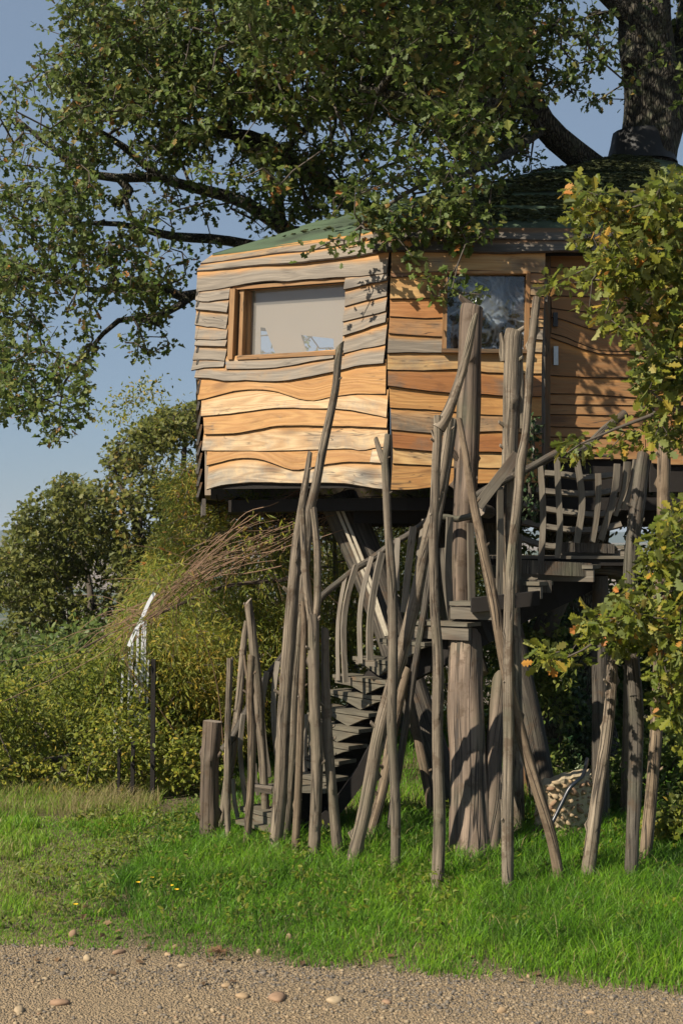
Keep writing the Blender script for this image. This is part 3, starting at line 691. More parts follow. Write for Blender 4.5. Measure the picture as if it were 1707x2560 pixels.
# ------------------------------------------------------------------ foliage machinery
RNG = np.random.default_rng(7)
def leaf_template(kind):
    if kind == 'oak':
        s = [(0, 0), (.18, .05), (.30, .23), (.40, .13), (.56, .32), (.66, .16), (.82, .27), (.92, .12), (1, 0)]
    elif kind == 'oak_small':
        s = [(0, 0), (.20, .16), (.34, .30), (.46, .15), (.66, .36), (.80, .17), (1, .04)]
    elif kind == 'narrow':
        s = [(0, 0), (.4, .10), (1, 0)]
    elif kind == 'ovate':
        s = [(0, 0), (.25, .2), (.6, .22), (1, 0)]
    elif kind == 'ivy':
        s = [(0, 0), (.05, .30), (.35, .25), (.5, .42), (.65, .15), (1, 0)]
    up = [(x, y, abs(y)*.35 - .10*x*x) for x, y in s]
    dn = [(x, -y, abs(y)*.35 - .10*x*x) for x, y in s[1:-1]]
    V = np.array(up+dn, 'f'); n_ = len(s)
    A = list(range(n_)); B = [0]+[n_+i for i in range(len(dn))]+[n_-1]
    return V, [A[::-1], B]
def place_leaves(C, D, size, kind, upbias=.6):
    """C centres (n,3), D pointing directions (n,3)"""
    n_ = len(C); V, Fs = leaf_template(kind)
    d = D/np.linalg.norm(D, axis=1, keepdims=True)
    up = RNG.normal(size=(n_, 3))*(1-upbias); up[:, 2] += upbias; up[:, 1] -= upbias*.35; up[:, 0] -= upbias*.2
    s = np.cross(up, d); s /= np.linalg.norm(s, axis=1, keepdims=True)+1e-9
    nn = np.cross(d, s)
    sz = size*RNG.uniform(.65, 1.25, n_)
    curl = RNG.uniform(-1.2, 2.2, n_)
    W = C[:, None, :] + sz[:, None, None]*(V[None, :, 0:1]*d[:, None, :] + V[None, :, 1:2]*s[:, None, :] + (V[None, :, 2:3]*curl[:, None, None])*nn[:, None, :])
    k = len(V); ff = []; cn = []
    for f in Fs: ff += f; cn.append(len(f))
    ff = np.array(ff)
    FF = (np.arange(n_)[:, None]*k + ff[None]).ravel(); CN = np.tile(cn, n_)
    return W.reshape(-1, 3), FF, CN, k
def leaves_obj(name, C, D, size, kind, m, parent, hue, upbias=.6, stuff=True):
    V, FF, CN, k = place_leaves(C, D, size, kind, upbias)
    o = mesh_np(name, V, FF, CN, m, parent, np.repeat(hue, k))
    if stuff: o['kind'] = 'stuff'
    return o
def in_poly(px, py, poly):
    r = np.zeros(len(px), bool); n_ = len(poly)
    for i in range(n_):
        x0, y0 = poly[i]; x1, y1 = poly[(i+1) % n_]
        c_ = ((y0 > py) != (y1 > py)) & (px < (x1-x0)*(py-y0)/((y1-y0) if y1 != y0 else 1e-9)+x0)
        r ^= c_
    return r
def nz(p, s, o=0.0): return np.array([noise.noise(Vector((a[0]*s+o, a[1]*s, a[2]*s-o))) for a in p])
def sample_region(poly, Y0, Y1, n_):
    poly = [tuple(p) for p in poly]; xs = [p[0] for p in poly]; ys = [p[1] for p in poly]
    out = []
    while sum(len(o) for o in out) < n_:
        px = RNG.uniform(min(xs), max(xs), n_*2); py = RNG.uniform(min(ys), max(ys), n_*2); k = in_poly(px, py, poly)
        px, py = px[k], py[k]; Y = RNG.uniform(Y0, Y1, len(px))
        out.append(np.stack([(px-CX)/F*Y, Y, CH+(HZ-py)/F*Y], 1))
    return np.concatenate(out)[:n_]
def skeleton(lines, targets, rtip=.004, step=.22, droop=.0, power=.46, maxr=.2):
    """lines: [(points, radii)] hand-laid limbs; targets are twig ends joined to the nearest wood"""
    pos, par, rmin = [], [], []
    for pts, rad in lines:
        n_ = max(4, int(sum((Vector(b)-Vector(a)).length for a, b in zip(pts, pts[1:]))/.18))
        c = smooth_line(pts, n_); rr = np.interp(np.linspace(0, 1, n_), np.linspace(0, 1, len(rad)), rad)
        if pos:
            dd = np.linalg.norm(np.array(pos)-np.array(c[0]), axis=1); j = int(dd.argmin())
            j = j if dd[j] < .6 else -1
        else: j = -1
        for i, p in enumerate(c):
            pos.append(tuple(p)); par.append(j); rmin.append(rr[i]); j = len(pos)-1
    pos = np.array(pos+[(0, 0, 0)]*0, float)
    cap = len(pos)+len(targets)*12
    A = np.zeros((cap, 3)); A[:len(pos)] = pos; n0 = len(pos)
    dist = np.array([np.min(np.linalg.norm(A[:n0]-t, axis=1)) for t in targets])
    for ti in np.argsort(dist):
        t = targets[ti]; d = np.linalg.norm(A[:n0]-t, axis=1); j = int(d.argmin()); L = d[j]
        m_ = max(1, min(11, int(L/step)))
        base = A[j].copy(); w_ = RNG.normal(size=3)*.10*min(L, 1.2)
        for q in range(1, m_+1):
            u = q/m_
            p = base+(t-base)*u + w_*math.sin(math.pi*u) + (RNG.normal(size=3)*.018 if q < m_ else 0)
            p[2] += droop*math.sin(math.pi*u)*L
            if n0 >= cap: break
            A[n0] = p; par.append(j); rmin.append(0); j = n0; n0 += 1
    cnt = np.ones(n0)
    for i in range(n0-1, -1, -1):
        if par[i] >= 0: cnt[par[i]] += cnt[i]*.5 if par[i] < 0 else cnt[i]
    r = np.minimum(rtip*cnt**power, maxr)
    r = np.array([rmin[i] if rmin[i] > 0 else r[i] for i in range(n0)])
    for i in range(n0):
        if par[i] >= 0 and rmin[i] == 0: r[i] = min(r[i], r[par[i]]*.92)
    return A[:n0], par, r
def wood_obj(name, A, par, r, m, parent, sides=5, rmin=0, rmax=9):
    idx = np.array([i for i in range(len(A)) if par[i] >= 0 and rmin <= r[i] < rmax])
    if len(idx) == 0: return None
    p1 = A[idx]; p0 = A[np.array(par)[idx]]; r1 = r[idx]; r0 = np.minimum(r[np.array(par)[idx]], r1*1.35)
    d = p1-p0; L = np.linalg.norm(d, axis=1, keepdims=True)+1e-9; d /= L
    a = np.cross(d, np.array([.3, 1, .2])); a /= np.linalg.norm(a, axis=1, keepdims=True)+1e-9; b = np.cross(d, a)
    th = np.arange(sides)*2*np.pi/sides
    ring = a[:, None]*np.cos(th)[None, :, None] + b[:, None]*np.sin(th)[None, :, None]
    V = np.concatenate([p0[:, None]-d[:, None]*r0[:, None, None]*.3 + ring*r0[:, None, None], p1[:, None]+d[:, None]*r1[:, None, None]*.3+ring*r1[:, None, None]], 1)
    f = []
    for k in range(sides): f += [k, (k+1) % sides, sides+(k+1) % sides, sides+k]
    f = np.array(f); FF = (np.arange(len(idx))[:, None]*2*sides+f[None]).ravel(); CN = np.full(len(idx)*sides, 4)
    o = mesh_np(name, V.reshape(-1, 3), FF, CN, m, parent, smooth=True)
    return o
def cluster_leaves(T, per, rad, squash=.8):
    n_ = len(T)*per
    off = RNG.normal(size=(n_, 3)); off /= np.linalg.norm(off, axis=1, keepdims=True); off *= (RNG.uniform(0, 1, n_)**.5)[:, None]*rad; off[:, 2] *= squash
    C = np.repeat(T, per, 0)+off
    D = off/rad + RNG.normal(size=(n_, 3))*.6; D[:, 2] -= .25
    return C, D

bark_m, bn, bl_, bb = mat('oak_bark')
btc = bn.new('ShaderNodeTexCoord'); bmp = N(bn, 'ShaderNodeMapping'); bmp.inputs['Scale'].default_value = (42, 42, 12); bl_.new(btc.outputs['Object'], bmp.inputs[0])
bvo = N(bn, 'ShaderNodeTexVoronoi', Scale=1.0, feature='DISTANCE_TO_EDGE'); bl_.new(bmp.outputs[0], bvo.inputs['Vector'])
bno = N(bn, 'ShaderNodeTexNoise', Scale=9.0, Detail=6.0); bl_.new(btc.outputs['Object'], bno.inputs['Vector'])
bc = mixc(bn, bl_, (.022, .019, .015), (.10, .088, .066), ramp_out(bn, bl_, bvo.outputs['Distance'], .02, .22)); bc = mixc(bn, bl_, bc, (.11, .12, .075), ramp_out(bn, bl_, bno.outputs[0], .5, .7))
bl_.new(bc, bb.inputs['Base Color']); bb.inputs['Roughness'].default_value = .95
bbp = N(bn, 'ShaderNodeBump', Strength=1.0, Distance=.03); bl_.new(ramp_out(bn, bl_, bvo.outputs['Distance'], 0, .25), bbp.inputs['Height']); bl_.new(bbp.outputs[0], bb.inputs['Normal'])
M['twig'] = plain('twig_bark', (.085, .070, .055), .9, 0, .3, 30, .4)
M['greytwig'] = plain('grey_twig_bark', (.20, .18, .15), .9, 0, .3, 30, .4)
M['oakleaf'] = leaf_mat('oak_leaf', [(0, (.045, .080, .010)), (.35, (.080, .125, .017)), (.65, (.125, .165, .030)), (.86, (.19, .19, .045)), (.955, (.24, .13, .03)), (1.0, (.34, .13, .03))], .30)
M['oakleaf2'] = leaf_mat('oak_leaf_autumn', [(0, (.065, .095, .010)), (.35, (.13, .16, .016)), (.68, (.22, .22, .025)), (.84, (.36, .25, .035)), (.93, (.46, .19, .03)), (1.0, (.50, .20, .06))], .30)
M['bgleaf'] = leaf_mat('far_oak_leaf', [(0, (.070, .090, .015)), (.5, (.13, .145, .028)), (.9, (.20, .19, .040)), (1.0, (.28, .16, .04))], .28)
M['willow'] = leaf_mat('willow_leaf', [(0, (.11, .17, .02)), (.4, (.21, .26, .032)), (.75, (.36, .33, .045)), (.93, (.50, .36, .05)), (1.0, (.46, .20, .05))], .42)
M['hedge'] = leaf_mat('hedge_leaf', [(0, (.085, .12, .012)), (.4, (.17, .21, .022)), (.75, (.32, .31, .038)), (1.0, (.48, .33, .05))], .38)
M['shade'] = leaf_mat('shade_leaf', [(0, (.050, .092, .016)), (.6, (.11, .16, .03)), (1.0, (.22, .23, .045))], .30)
M['ivyleaf'] = leaf_mat('ivy_leaf', [(0, (.018, .045, .018)), (.7, (.035, .080, .028)), (1.0, (.075, .12, .045))], .12, .3)

# keep the sun on what the photograph shows sunlit: twig ends that would shade those places are simply not grown
SDn = np.array(SD)
def shades(T):
    """True where a cluster would throw its shade on a place that is sunny in the photograph"""
    bad = np.zeros(len(T), bool)
    for pl, (x0, x1, y0, y1) in ((pa, (495, 990, 600, 1250)), (pb, (980, 1345, 600, 1250))):
        n_ = np.array(pl.n); o = np.array(pl.o); den = SDn.dot(n_); t = ((T-o)@n_)/den
        H = T-SDn*t[:, None]; q = PR(H); bad |= (t > 0) & (q[:, 0] > x0) & (q[:, 0] < x1) & (q[:, 1] > y0) & (q[:, 1] < y1)
    for Yp in (9.2, 9.8, 10.4):                  # the poles stand about here
        t = (T[:, 1]-Yp)/SDn[1]; H = T-SDn*t[:, None]; q = PR(H)
        bad |= (t > 0) & (q[:, 0] > 480) & (q[:, 0] < 1300) & (q[:, 1] > 800) & (q[:, 1] < 2200)
    t = T[:, 2]/SDn[2]; G = T-SDn*t[:, None]; q = PR(G)
    bad |= (G[:, 1] > 6) & (G[:, 1] < 13) & (q[:, 0] > -100) & (q[:, 0] < 1330)
    bad |= (G[:, 1] > 10.1) & (G[:, 1] < 12) & (q[:, 0] > -100) & (q[:, 0] < 1500)
    return bad

# ------------------------------------------------------------------ the great oak that carries the house
oak = tag(empty('oak_tree', (2.2, 13.5, 0)), 'huge spreading oak tree whose trunk rises through the mossy roof', 'tree')
TR = [P(1490, 2060, 13.5)+Vector((0, 0, -.3)), P(1440, 1750, 13.5), P(1432, 1450, 13.5), P(1490, 1000, 13.4), P(1600, 500, 13.5), P(1628, 330, 13.5), P(1624, 180, 13.5), P(1608, 0, 13.4), P(1590, -350, 13.3)]
TR[0].z = -.2
mb = MB(); tube(mb, TR, [.36, .30, .28, .27, .27, .27, .26, .25, .22], 28, .07, .10, 77, 3, None, 0, 0, .35, .14); mb.build('trunk', bark_m, oak, True)
limbs = [
 (TR[3:], [.25, .25, .24, .24, .22, .18]),
 ([P(1640, 420, 13.7), P(1690, 250, 13.9), P(1720, 60, 14), P(1760, -200, 14)], [.16, .14, .13, .10]),
 ([P(1600, 60, 13.4), P(1480, -60, 13.2), P(1350, -200, 13)], [.12, .1, .08]),
 ([P(1560, 470, 13.5), P(1440, 385, 13.3), P(1345, 290, 13.1), P(1290, 130, 12.9), P(1250, -100, 12.7)], [.14, .13, .12, .10, .07]),
 ([P(1300, 180, 12.9), P(1180, 95, 12.5), P(1000, 110, 12.2), P(800, 60, 12.2)], [.10, .075, .05, .03]),
 ([P(1345, 290, 13.1), P(1200, 255, 12.4), P(1060, 250, 11.9), P(900, 220, 11.8)], [.07, .06, .045, .03]),
 ([P(1560, 520, 13.7), P(1250, 520, 14.2), P(1020, 560, 14.4), P(890, 515, 14.4), P(800, 450, 14.3), P(720, 395, 14.2), P(640, 345, 14.0), P(500, 325, 13.8), P(330, 300, 13.6)], [.15, .14, .13, .12, .10, .085, .07, .045, .025]),
 ([P(720, 395, 14.2), P(600, 365, 14.0), P(560, 280, 13.8), P(430, 130, 13.6)], [.07, .055, .05, .025]),
 ([P(1020, 560, 14.4), P(760, 590, 14.6), P(690, 555, 14.6), P(600, 500, 14.5), P(490, 470, 14.4), P(400, 440, 14.2), P(300, 360, 14), P(180, 290, 13.8)], [.12, .11, .10, .075, .06, .05, .035, .02]),
 ([P(640, 345, 14.0), P(660, 420, 14.2), P(690, 470, 14.4), P(700, 550, 14.6)], [.03, .045, .055, .07]),
 ([P(400, 440, 14.2), P(250, 440, 14), P(130, 370, 13.8), P(60, 310, 13.7)], [.055, .045, .032, .018]),
 ([P(760, 640, 14.6), P(560, 600, 14.6), P(430, 590, 14.4), P(300, 560, 14.2), P(150, 560, 14)], [.07, .055, .05, .03, .016]),
 ([P(640, 660, 14.6), P(480, 740, 14.6), P(380, 715, 14.4), P(220, 725, 14.2), P(100, 680, 14)], [.065, .055, .045, .03, .018]),
 ([P(480, 740, 14.6), P(400, 790, 14.4), P(300, 800, 14.3), P(220, 880, 14.2), P(160, 960, 14.1), P(150, 1060, 14.0)], [.045, .035, .028, .02, .012, .007]),
 ([P(1150, 440, 11.6), P(1060, 460, 11.2), P(960, 520, 10.9), P(860, 600, 10.8)], [.025, .02, .014, .008]),
 ([P(1345, 330, 13.0), P(1260, 390, 12.2), P(1150, 440, 11.6)], [.05, .04, .025]),
 ([P(1180, 440, 11.6), P(1180, 560, 10.9), P(1150, 640, 10.75), P(1130, 720, 10.7)], [.012, .010, .007, .005]),
]
crown = [(-20, -30), (60, -60), (1800, -60), (1800, 330), (1640, 330), (1560, 360), (1440, 410), (1300, 460), (1100, 510), (950, 540), (780, 570), (560, 610), (505, 660), (490, 760), (440, 850), (390, 900), (340, 885), (290, 840), (250, 900), (215, 950), (225, 1010), (170, 1100), (140, 1118), (60, 1060), (-30, 1030), (-30, 230), (60, 200), (110, 80)]
T = sample_region(crown, 12.3, 14.7, 13000)
q = PR(T); X, Yp = q[:, 0], q[:, 1]
v = .55*nz(T, .9) + .6*nz(T, 2.3, 5) + .6*nz(T, 5.5, 9)
dens = np.full(len(T), .26)
dens += np.clip((900-np.abs(X-750))/900, 0, 1)*.16*(Yp < 300) + .06*(Yp < 430); dens -= .10*((Yp > 300) & (Yp < 620) & (X > 250) & (X < 1000))
dens += .20*((Yp < 260) & (X > 150))
dens -= .05*(X < 620); dens -= .42*((X > 1330) & (X < 1560)); dens -= .12*(X > 1310)
dens -= .05*((X > 950) & (X < 1310) & (Yp > 380))
dens += .14*((X < 230) & (Yp > 450)); dens -= .12*((X > 240) & (Yp > 800))
dens -= .45*((X < 150) & (Yp < 190-X*.6)) + .5*((X < 90) & (Yp < 190)); dens -= .10*((X > 250) & (X < 480) & (Yp > 740))
keep = v + dens + RNG.uniform(-.12, .12, len(T)) > .46
# nothing inside the house or roof
dens_ = 0
hit_house = ((X > 1530) & (X < 1720) & (Yp < 420) & (T[:, 1] < 13.9) & (RNG.uniform(0, 1, len(T)) < .93)) | ((X > 1130) & (X < 1500) & (Yp > 430) & (T[:, 1] < 13.6)) | (T[:, 2] < 4.9+.1*(T[:, 0])) & (T[:, 0] > -1.6) & (T[:, 1] > 10.8)
tk = keep & ~hit_house & ~shades(T)
back = sample_region([(590, 760), (880, 760), (880, 910), (590, 910)], 16.9, 17.6, 34)
T1 = np.concatenate([T[tk], back])
# nearer part of the crown on the right, shading roof, porch and the right-hand grass
front = [(560, -300), (1900, -300), (1900, 250), (1330, 200), (1270, 340), (1200, 430), (1100, 480), (980, 500), (900, 520), (850, 470), (800, 300), (640, 200)]
T2 = sample_region(front, 10.0, 11.9, 1150); q = PR(T2)
k2 = (nz(T2, 1.0, 3)+.4*nz(T2, 2.6, 1)+RNG.uniform(-.1, .1, len(T2)) > -.02 + .9*((q[:, 0] > 1310) & (q[:, 1] > -60))) & ~shades(T2) & ~((T2[:, 2] < 4.85) & (T2[:, 1] > 10.7))
T2 = T2[k2]
out_ = [(700, -1500), (3200, -1500), (3200, 250), (1800, 250), (1800, -200), (700, -200)]
T3 = sample_region(out_, 8.5, 14.5, 900); T3 = np.concatenate([T3, sample_region([(300, -800), (1300, -800), (1300, -90), (300, -90)], 9.6, 12.8, 700)]); T3 = T3[(nz(T3, .7, 8) > -.15) & ~shades(T3)]  # crown clusters out of view above the frame, added to shade roof and porch
hang = np.concatenate([sample_region([(745, 690), (750, 610), (830, 560), (900, 525), (1000, 515), (1010, 560), (980, 640), (900, 625), (840, 640), (800, 690)], 10.72, 10.92, 34),
                       sample_region([(1000, 520), (1100, 480), (1240, 440), (1245, 520), (1210, 600), (1130, 625), (1060, 640), (1010, 650)], 10.72, 10.95, 38),
                       sample_region([(1040, 660), (1060, 640), (1080, 700), (1045, 700)], 10.75, 10.9, 5),
                       sample_region([(1065, 705), (1110, 680), (1180, 690), (1215, 730), (1180, 755), (1120, 750), (1105, 770), (1080, 750)], 10.75, 10.9, 10)])
def spray_shade(T):
    n_ = np.array(pa.n); t = ((T-np.array(pa.o))@n_)/SDn.dot(n_); q = PR(T-SDn*t[:, None])
    b1 = (t > 0) & (q[:, 0] > 580) & (q[:, 0] < 985) & (q[:, 1] > 655)
    n_ = np.array(pb.n); t = ((T-np.array(pb.o))@n_)/SDn.dot(n_); q = PR(T-SDn*t[:, None])
    return b1 | ((t > 0) & (q[:, 0] > 985) & (q[:, 1] > 690) & (q[:, 0] < 1350))
hang = hang[~spray_shade(hang) | (RNG.uniform(0, 1, len(hang)) < .35)]
allT = np.concatenate([T1, T2, T3, hang])
A, par, r = skeleton(limbs, allT, .0035, .2, 0, .5, .09)
wood_obj('branch', A, par, r, bark_m, oak, 7, .02)
tw = wood_obj('twigs', A, par, r, M['twig'], oak, 4, 0, .02); tw['kind'] = 'stuff'
C, D = cluster_leaves(T1, 9, .095); C2_, D2_ = cluster_leaves(T2, 18, .15); C = np.concatenate([C, C2_]); D = np.concatenate([D, D2_])
C3, D3 = cluster_leaves(T3, 20, .26); C4, D4 = cluster_leaves(hang, 20, .10)
C = np.concatenate([C, C3, C4]); D = np.concatenate([D, D3, D4])
bad = shades(C) & (RNG.uniform(0, 1, len(C)) < .9); bad[-len(C4):] = spray_shade(C4) & (RNG.uniform(0, 1, len(C4)) < .6)
C, D = C[~bad], D[~bad]
hue = np.clip(RNG.beta(2, 2.6, len(C)) + .12*nz(C, 1.1, 2), 0, 1); br_ = RNG.uniform(0, 1, len(C)) < .05; hue[br_] = RNG.uniform(.86, 1, br_.sum())
print('oak clusters', len(T1), len(T2), len(T3), 'leaves', len(C), 'nodes', len(A))
leaves_obj('crown', C, D, .076, 'oak_small', M['oakleaf'], oak, hue)

def shrub(name, label, cat, poly, Y0, Y1, ncl, per, rad, size, kind, m, foot, r0=.04, group=None, twig='twig', thr=-.05, sc_=.9, up=.6, hb=0, droop=0, stems=3, rtip=.003, avoid=True):
    T = sample_region(poly, Y0, Y1, ncl); T = T[nz(T, sc_, sum(map(ord, label)) % 17) + RNG.uniform(-.15, .15, len(T)) > thr]
    T = T[T[:, 2] > .05]
    fx = P(foot[0], 1345, foot[1]); root = tag(empty(name, (fx.x, foot[1], 0)), label, cat, group)
    zc = T[:, 2].max(); lines = []
    for s in range(stems):
        tx = T[RNG.integers(len(T))] if stems > 1 else T[np.argmax(T[:, 0]-.3*T[:, 2])]; top = Vector(tx)
        b_ = Vector((fx.x+RNG.uniform(-.2, .2), foot[1]+RNG.uniform(-.2, .2), -.1))
        lines.append(([b_, b_.lerp(top, .5)+Vector((RNG.uniform(-.2, .2), 0, .2)), top], [r0, r0*.7, r0*.25]))
    A, par, r = skeleton(lines, T, rtip, .25, droop, .45, r0*.8)
    k = wood_obj('stems', A, par, r, M[twig], root, 5, 0)
    C, D = cluster_leaves(T, per, rad); ok = C[:, 2] > .02; C, D = C[ok], D[ok]
    if kind == 'narrow': D[:, 2] -= .45
    hue = np.clip(RNG.beta(2, 2.2, len(C))+.25*nz(C, .9, 3)+hb, 0, 1)
    leaves_obj('leaves', C, D, size, kind, m, root, hue, up)
    return root

# trees and bushes behind, from far to near
shrub('oak_tree', 'rounded olive-green oak at the far left with hills behind it', 'tree', [(-40, 1390), (30, 1370), (45, 1290), (95, 1235), (190, 1195), (240, 1215), (300, 1260), (340, 1400), (330, 1560), (250, 1700), (0, 1750), (-60, 1700), (-60, 1590), (30, 1560), (25, 1525), (-60, 1520)], 18.5, 22, 3200, 13, .15, .085, 'oak_small', M['bgleaf'], (170, 20), .09, 'oaks beyond the meadow', thr=.10, sc_=1.1, stems=6)
shrub('oak_tree', 'taller olive-green oak just left of the treehouse wall', 'tree', [(262, 1130), (300, 1090), (400, 1040), (520, 1000), (560, 1250), (500, 1420), (350, 1560), (270, 1400)], 18, 20.5, 2600, 13, .14, .085, 'oak_small', M['bgleaf'], (400, 19.5), .09, 'oaks beyond the meadow', thr=.10, sc_=1.1, stems=6)
shrub('bush', 'dense backing thicket behind the willows under the treehouse', 'bush', [(300, 1480), (520, 1260), (760, 1235), (1300, 1240), (1420, 1400), (1400, 1890), (300, 1900)], 18.5, 20.5, 700, 30, .42, .10, 'ovate', M['bgleaf'], (800, 19.5), .08, thr=-.2, sc_=.5, stems=6)
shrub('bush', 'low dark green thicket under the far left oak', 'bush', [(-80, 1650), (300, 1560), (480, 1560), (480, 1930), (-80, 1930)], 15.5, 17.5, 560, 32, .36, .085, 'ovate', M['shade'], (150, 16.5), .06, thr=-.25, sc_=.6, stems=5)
shrub('willow', 'yellow-green willow with drooping thin leaves left of the tall posts', 'willow tree', [(300, 1600), (360, 1430), (420, 1330), (430, 1200), (500, 1130), (540, 1240), (620, 1240), (740, 1260), (780, 1500), (770, 1880), (560, 1930), (470, 1900), (360, 1800)], 13.6, 15.8, 1700, 70, .20, .068, 'narrow', M['willow'], (640, 15.2), .07, 'willows behind the stair', 'greytwig', -.25, .8, .2, .12, .1, 6)
shrub('willow', 'yellow-green willow seen through the stair under the treehouse', 'willow tree', [(720, 1240), (1000, 1235), (1220, 1260), (1250, 1600), (1200, 1860), (900, 1880), (740, 1850)], 15.0, 17.5, 1000, 60, .24, .075, 'narrow', M['willow'], (950, 16.5), .07, 'willows behind the stair', 'greytwig', -.12, .8, .2, .05, .1, 7)
shrub('acacia_tree', 'slender feathery tree with fine twigs reaching left of the house wall', 'tree', [(240, 1020), (300, 990), (380, 950), (470, 960), (530, 1000), (530, 1300), (420, 1300), (440, 1100), (380, 1080), (300, 1060)], 15, 16.2, 260, 18, .22, .05, 'ovate', M['hedge'], (520, 15.8), .018, None, 'greytwig', -.2, .8, .5, .05, .05, 1)
shrub('bush', 'broad leafy green bush at the left meadow edge', 'bush', [(-80, 1690), (60, 1720), (140, 1640), (230, 1690), (300, 1600), (420, 1700), (470, 1820), (520, 1950), (480, 1960), (380, 1975), (300, 1990), (120, 2000), (-80, 2015)], 12.0, 14.6, 1500, 50, .25, .050, 'ovate', M['hedge'], (200, 13.8), .04, 'bushes along the meadow edge', 'twig', -.08, 1.1, .5, -.04, 0, 6)
shrub('bush', 'bright green feathery bush hugging the white slatted railing', 'bush', [(280, 1700), (380, 1600), (480, 1560), (600, 1600), (640, 1800), (560, 1930), (400, 1950), (300, 1930)], 12.75, 13.6, 300, 40, .20, .08, 'narrow', M['hedge'], (430, 13.6), .03, 'bushes along the meadow edge', 'twig', -.15, .7, .3, .1, 0, 6)
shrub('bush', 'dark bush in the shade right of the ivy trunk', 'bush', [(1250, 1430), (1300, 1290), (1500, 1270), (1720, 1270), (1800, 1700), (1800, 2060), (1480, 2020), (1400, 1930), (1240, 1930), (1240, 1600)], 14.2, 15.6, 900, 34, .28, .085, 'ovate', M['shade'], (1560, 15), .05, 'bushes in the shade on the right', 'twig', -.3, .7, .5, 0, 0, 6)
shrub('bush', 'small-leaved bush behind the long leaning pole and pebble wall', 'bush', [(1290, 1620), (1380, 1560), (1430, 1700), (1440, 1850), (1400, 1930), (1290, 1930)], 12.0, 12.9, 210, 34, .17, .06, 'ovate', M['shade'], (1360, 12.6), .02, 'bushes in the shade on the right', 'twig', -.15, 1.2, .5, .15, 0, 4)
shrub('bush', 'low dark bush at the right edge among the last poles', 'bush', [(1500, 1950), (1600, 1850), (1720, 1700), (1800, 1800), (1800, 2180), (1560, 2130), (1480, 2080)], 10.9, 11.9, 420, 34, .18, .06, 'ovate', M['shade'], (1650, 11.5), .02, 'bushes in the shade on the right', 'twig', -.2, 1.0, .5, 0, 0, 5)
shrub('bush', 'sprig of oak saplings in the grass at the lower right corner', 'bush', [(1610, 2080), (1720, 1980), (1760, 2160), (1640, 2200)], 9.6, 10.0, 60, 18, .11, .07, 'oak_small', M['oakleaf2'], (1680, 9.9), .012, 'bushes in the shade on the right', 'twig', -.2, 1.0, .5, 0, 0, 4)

# near oak boughs coming in from the right edge: large leaves, each its own object for the biggest 300
near = tag(empty('oak_bough', P(2100, 1345, 8.6)*1.0), 'near oak bough with orange-tinged leaves hanging over the right edge', 'oak branch')
near.location.z = 0
J = [([(1430, 560), (1450, 470), (1500, 470), (1570, 510), (1650, 460), (1712, 420), (1760, 500), (1760, 860), (1712, 860), (1620, 820), (1530, 750), (1480, 700), (1500, 630), (1440, 600)], 350),
     ([(1375, 705), (1400, 695), (1400, 715), (1380, 720)], 4), ([(1450, 740), (1500, 770), (1600, 850), (1520, 820), (1460, 770)], 12),
     ([(1620, 880), (1760, 850), (1760, 1090), (1620, 1110), (1620, 1040), (1600, 1000)], 130), ([(1390, 1120), (1450, 1090), (1600, 1060), (1600, 1110), (1500, 1130), (1480, 1160)], 26),
     ([(1680, 1280), (1760, 1250), (1760, 1680), (1640, 1620), (1520, 1610), (1450, 1580), (1520, 1520), (1600, 1420)], 230), ([(1350, 1640), (1400, 1620), (1450, 1640), (1380, 1660), (1350, 1680)], 9), ([(1650, 1640), (1760, 1640), (1760, 1930), (1700, 1860), (1650, 1780)], 110)]
TJ = np.concatenate([sample_region(p, 7.9, 8.9, n_) for p, n_ in J])
TJ = TJ[nz(TJ, 2.6, 4)+RNG.uniform(-.2, .2, len(TJ)) > -.14]
stem = [Vector((3.4, 9.0, -.1)), Vector((3.1, 8.9, 1.2)), P(1960, 1000, 8.7), P(1900, 600, 8.5)]
jl = [(stem, [.09, .08, .06, .04]), ([P(1960, 1000, 8.7), P(1760, 700, 8.4), P(1600, 700, 8.4), P(1480, 700, 8.4)], [.03, .02, .012, .006]), ([P(1960, 1000, 8.7), P(1760, 1010, 8.4), P(1620, 1040, 8.4), P(1450, 1110, 8.4)], [.03, .018, .012, .006]),
      ([P(2000, 1500, 8.9), P(1780, 1450, 8.5), P(1620, 1500, 8.4), P(1500, 1600, 8.4), P(1380, 1660, 8.4)], [.03, .02, .014, .008, .005]), ([P(1900, 700, 8.6), P(1740, 500, 8.4), P(1560, 480, 8.4)], [.025, .015, .008])]
A, par, r = skeleton(jl, TJ, .0028, .16, 0, .45, .03)
wood_obj('branch', A, par, r, M['twig'], near, 6, .006); tw = wood_obj('twigs', A, par, r, M['twig'], near, 4, 0, .006); tw['kind'] = 'stuff'
C, D = cluster_leaves(TJ, 15, .095)
hue = np.clip(RNG.beta(2, 2.4, len(C))+.18*nz(C, 3, 2)-.04, 0, 1); br_ = RNG.uniform(0, 1, len(C)) < .025; hue[br_] = RNG.uniform(.86, 1, br_.sum())
q = PR(C); vis = (q[:, 0] < 1690) & (q[:, 1] > 380)
order = np.argsort(C[:, 1] + 9*(~vis)); big = order[:290]; rest = order[290:]
leaves_obj('leaves', C[rest], D[rest], .074, 'oak', M['oakleaf2'], near, hue[rest], .5)
V_, FF_, CN_, k_ = place_leaves(C[big], D[big], .080, 'oak', .5)
V_ = V_.reshape(len(big), k_, 3)
for i in range(len(big)):
    Vt, Fs = None, leaf_template('oak')[1]
    me = bpy.data.meshes.new('leaf'); c0 = V_[i, 0]; me.from_pydata([tuple(p) for p in (V_[i]-c0)], [], Fs); me.materials.append(M['oakleaf2'])
    a_ = me.attributes.new('hue', 'FLOAT', 'POINT'); a_.data.foreach_set('value', np.full(k_, hue[big[i]], 'f'))
    link('leaf', me, near, tuple(float(x) for x in c0))

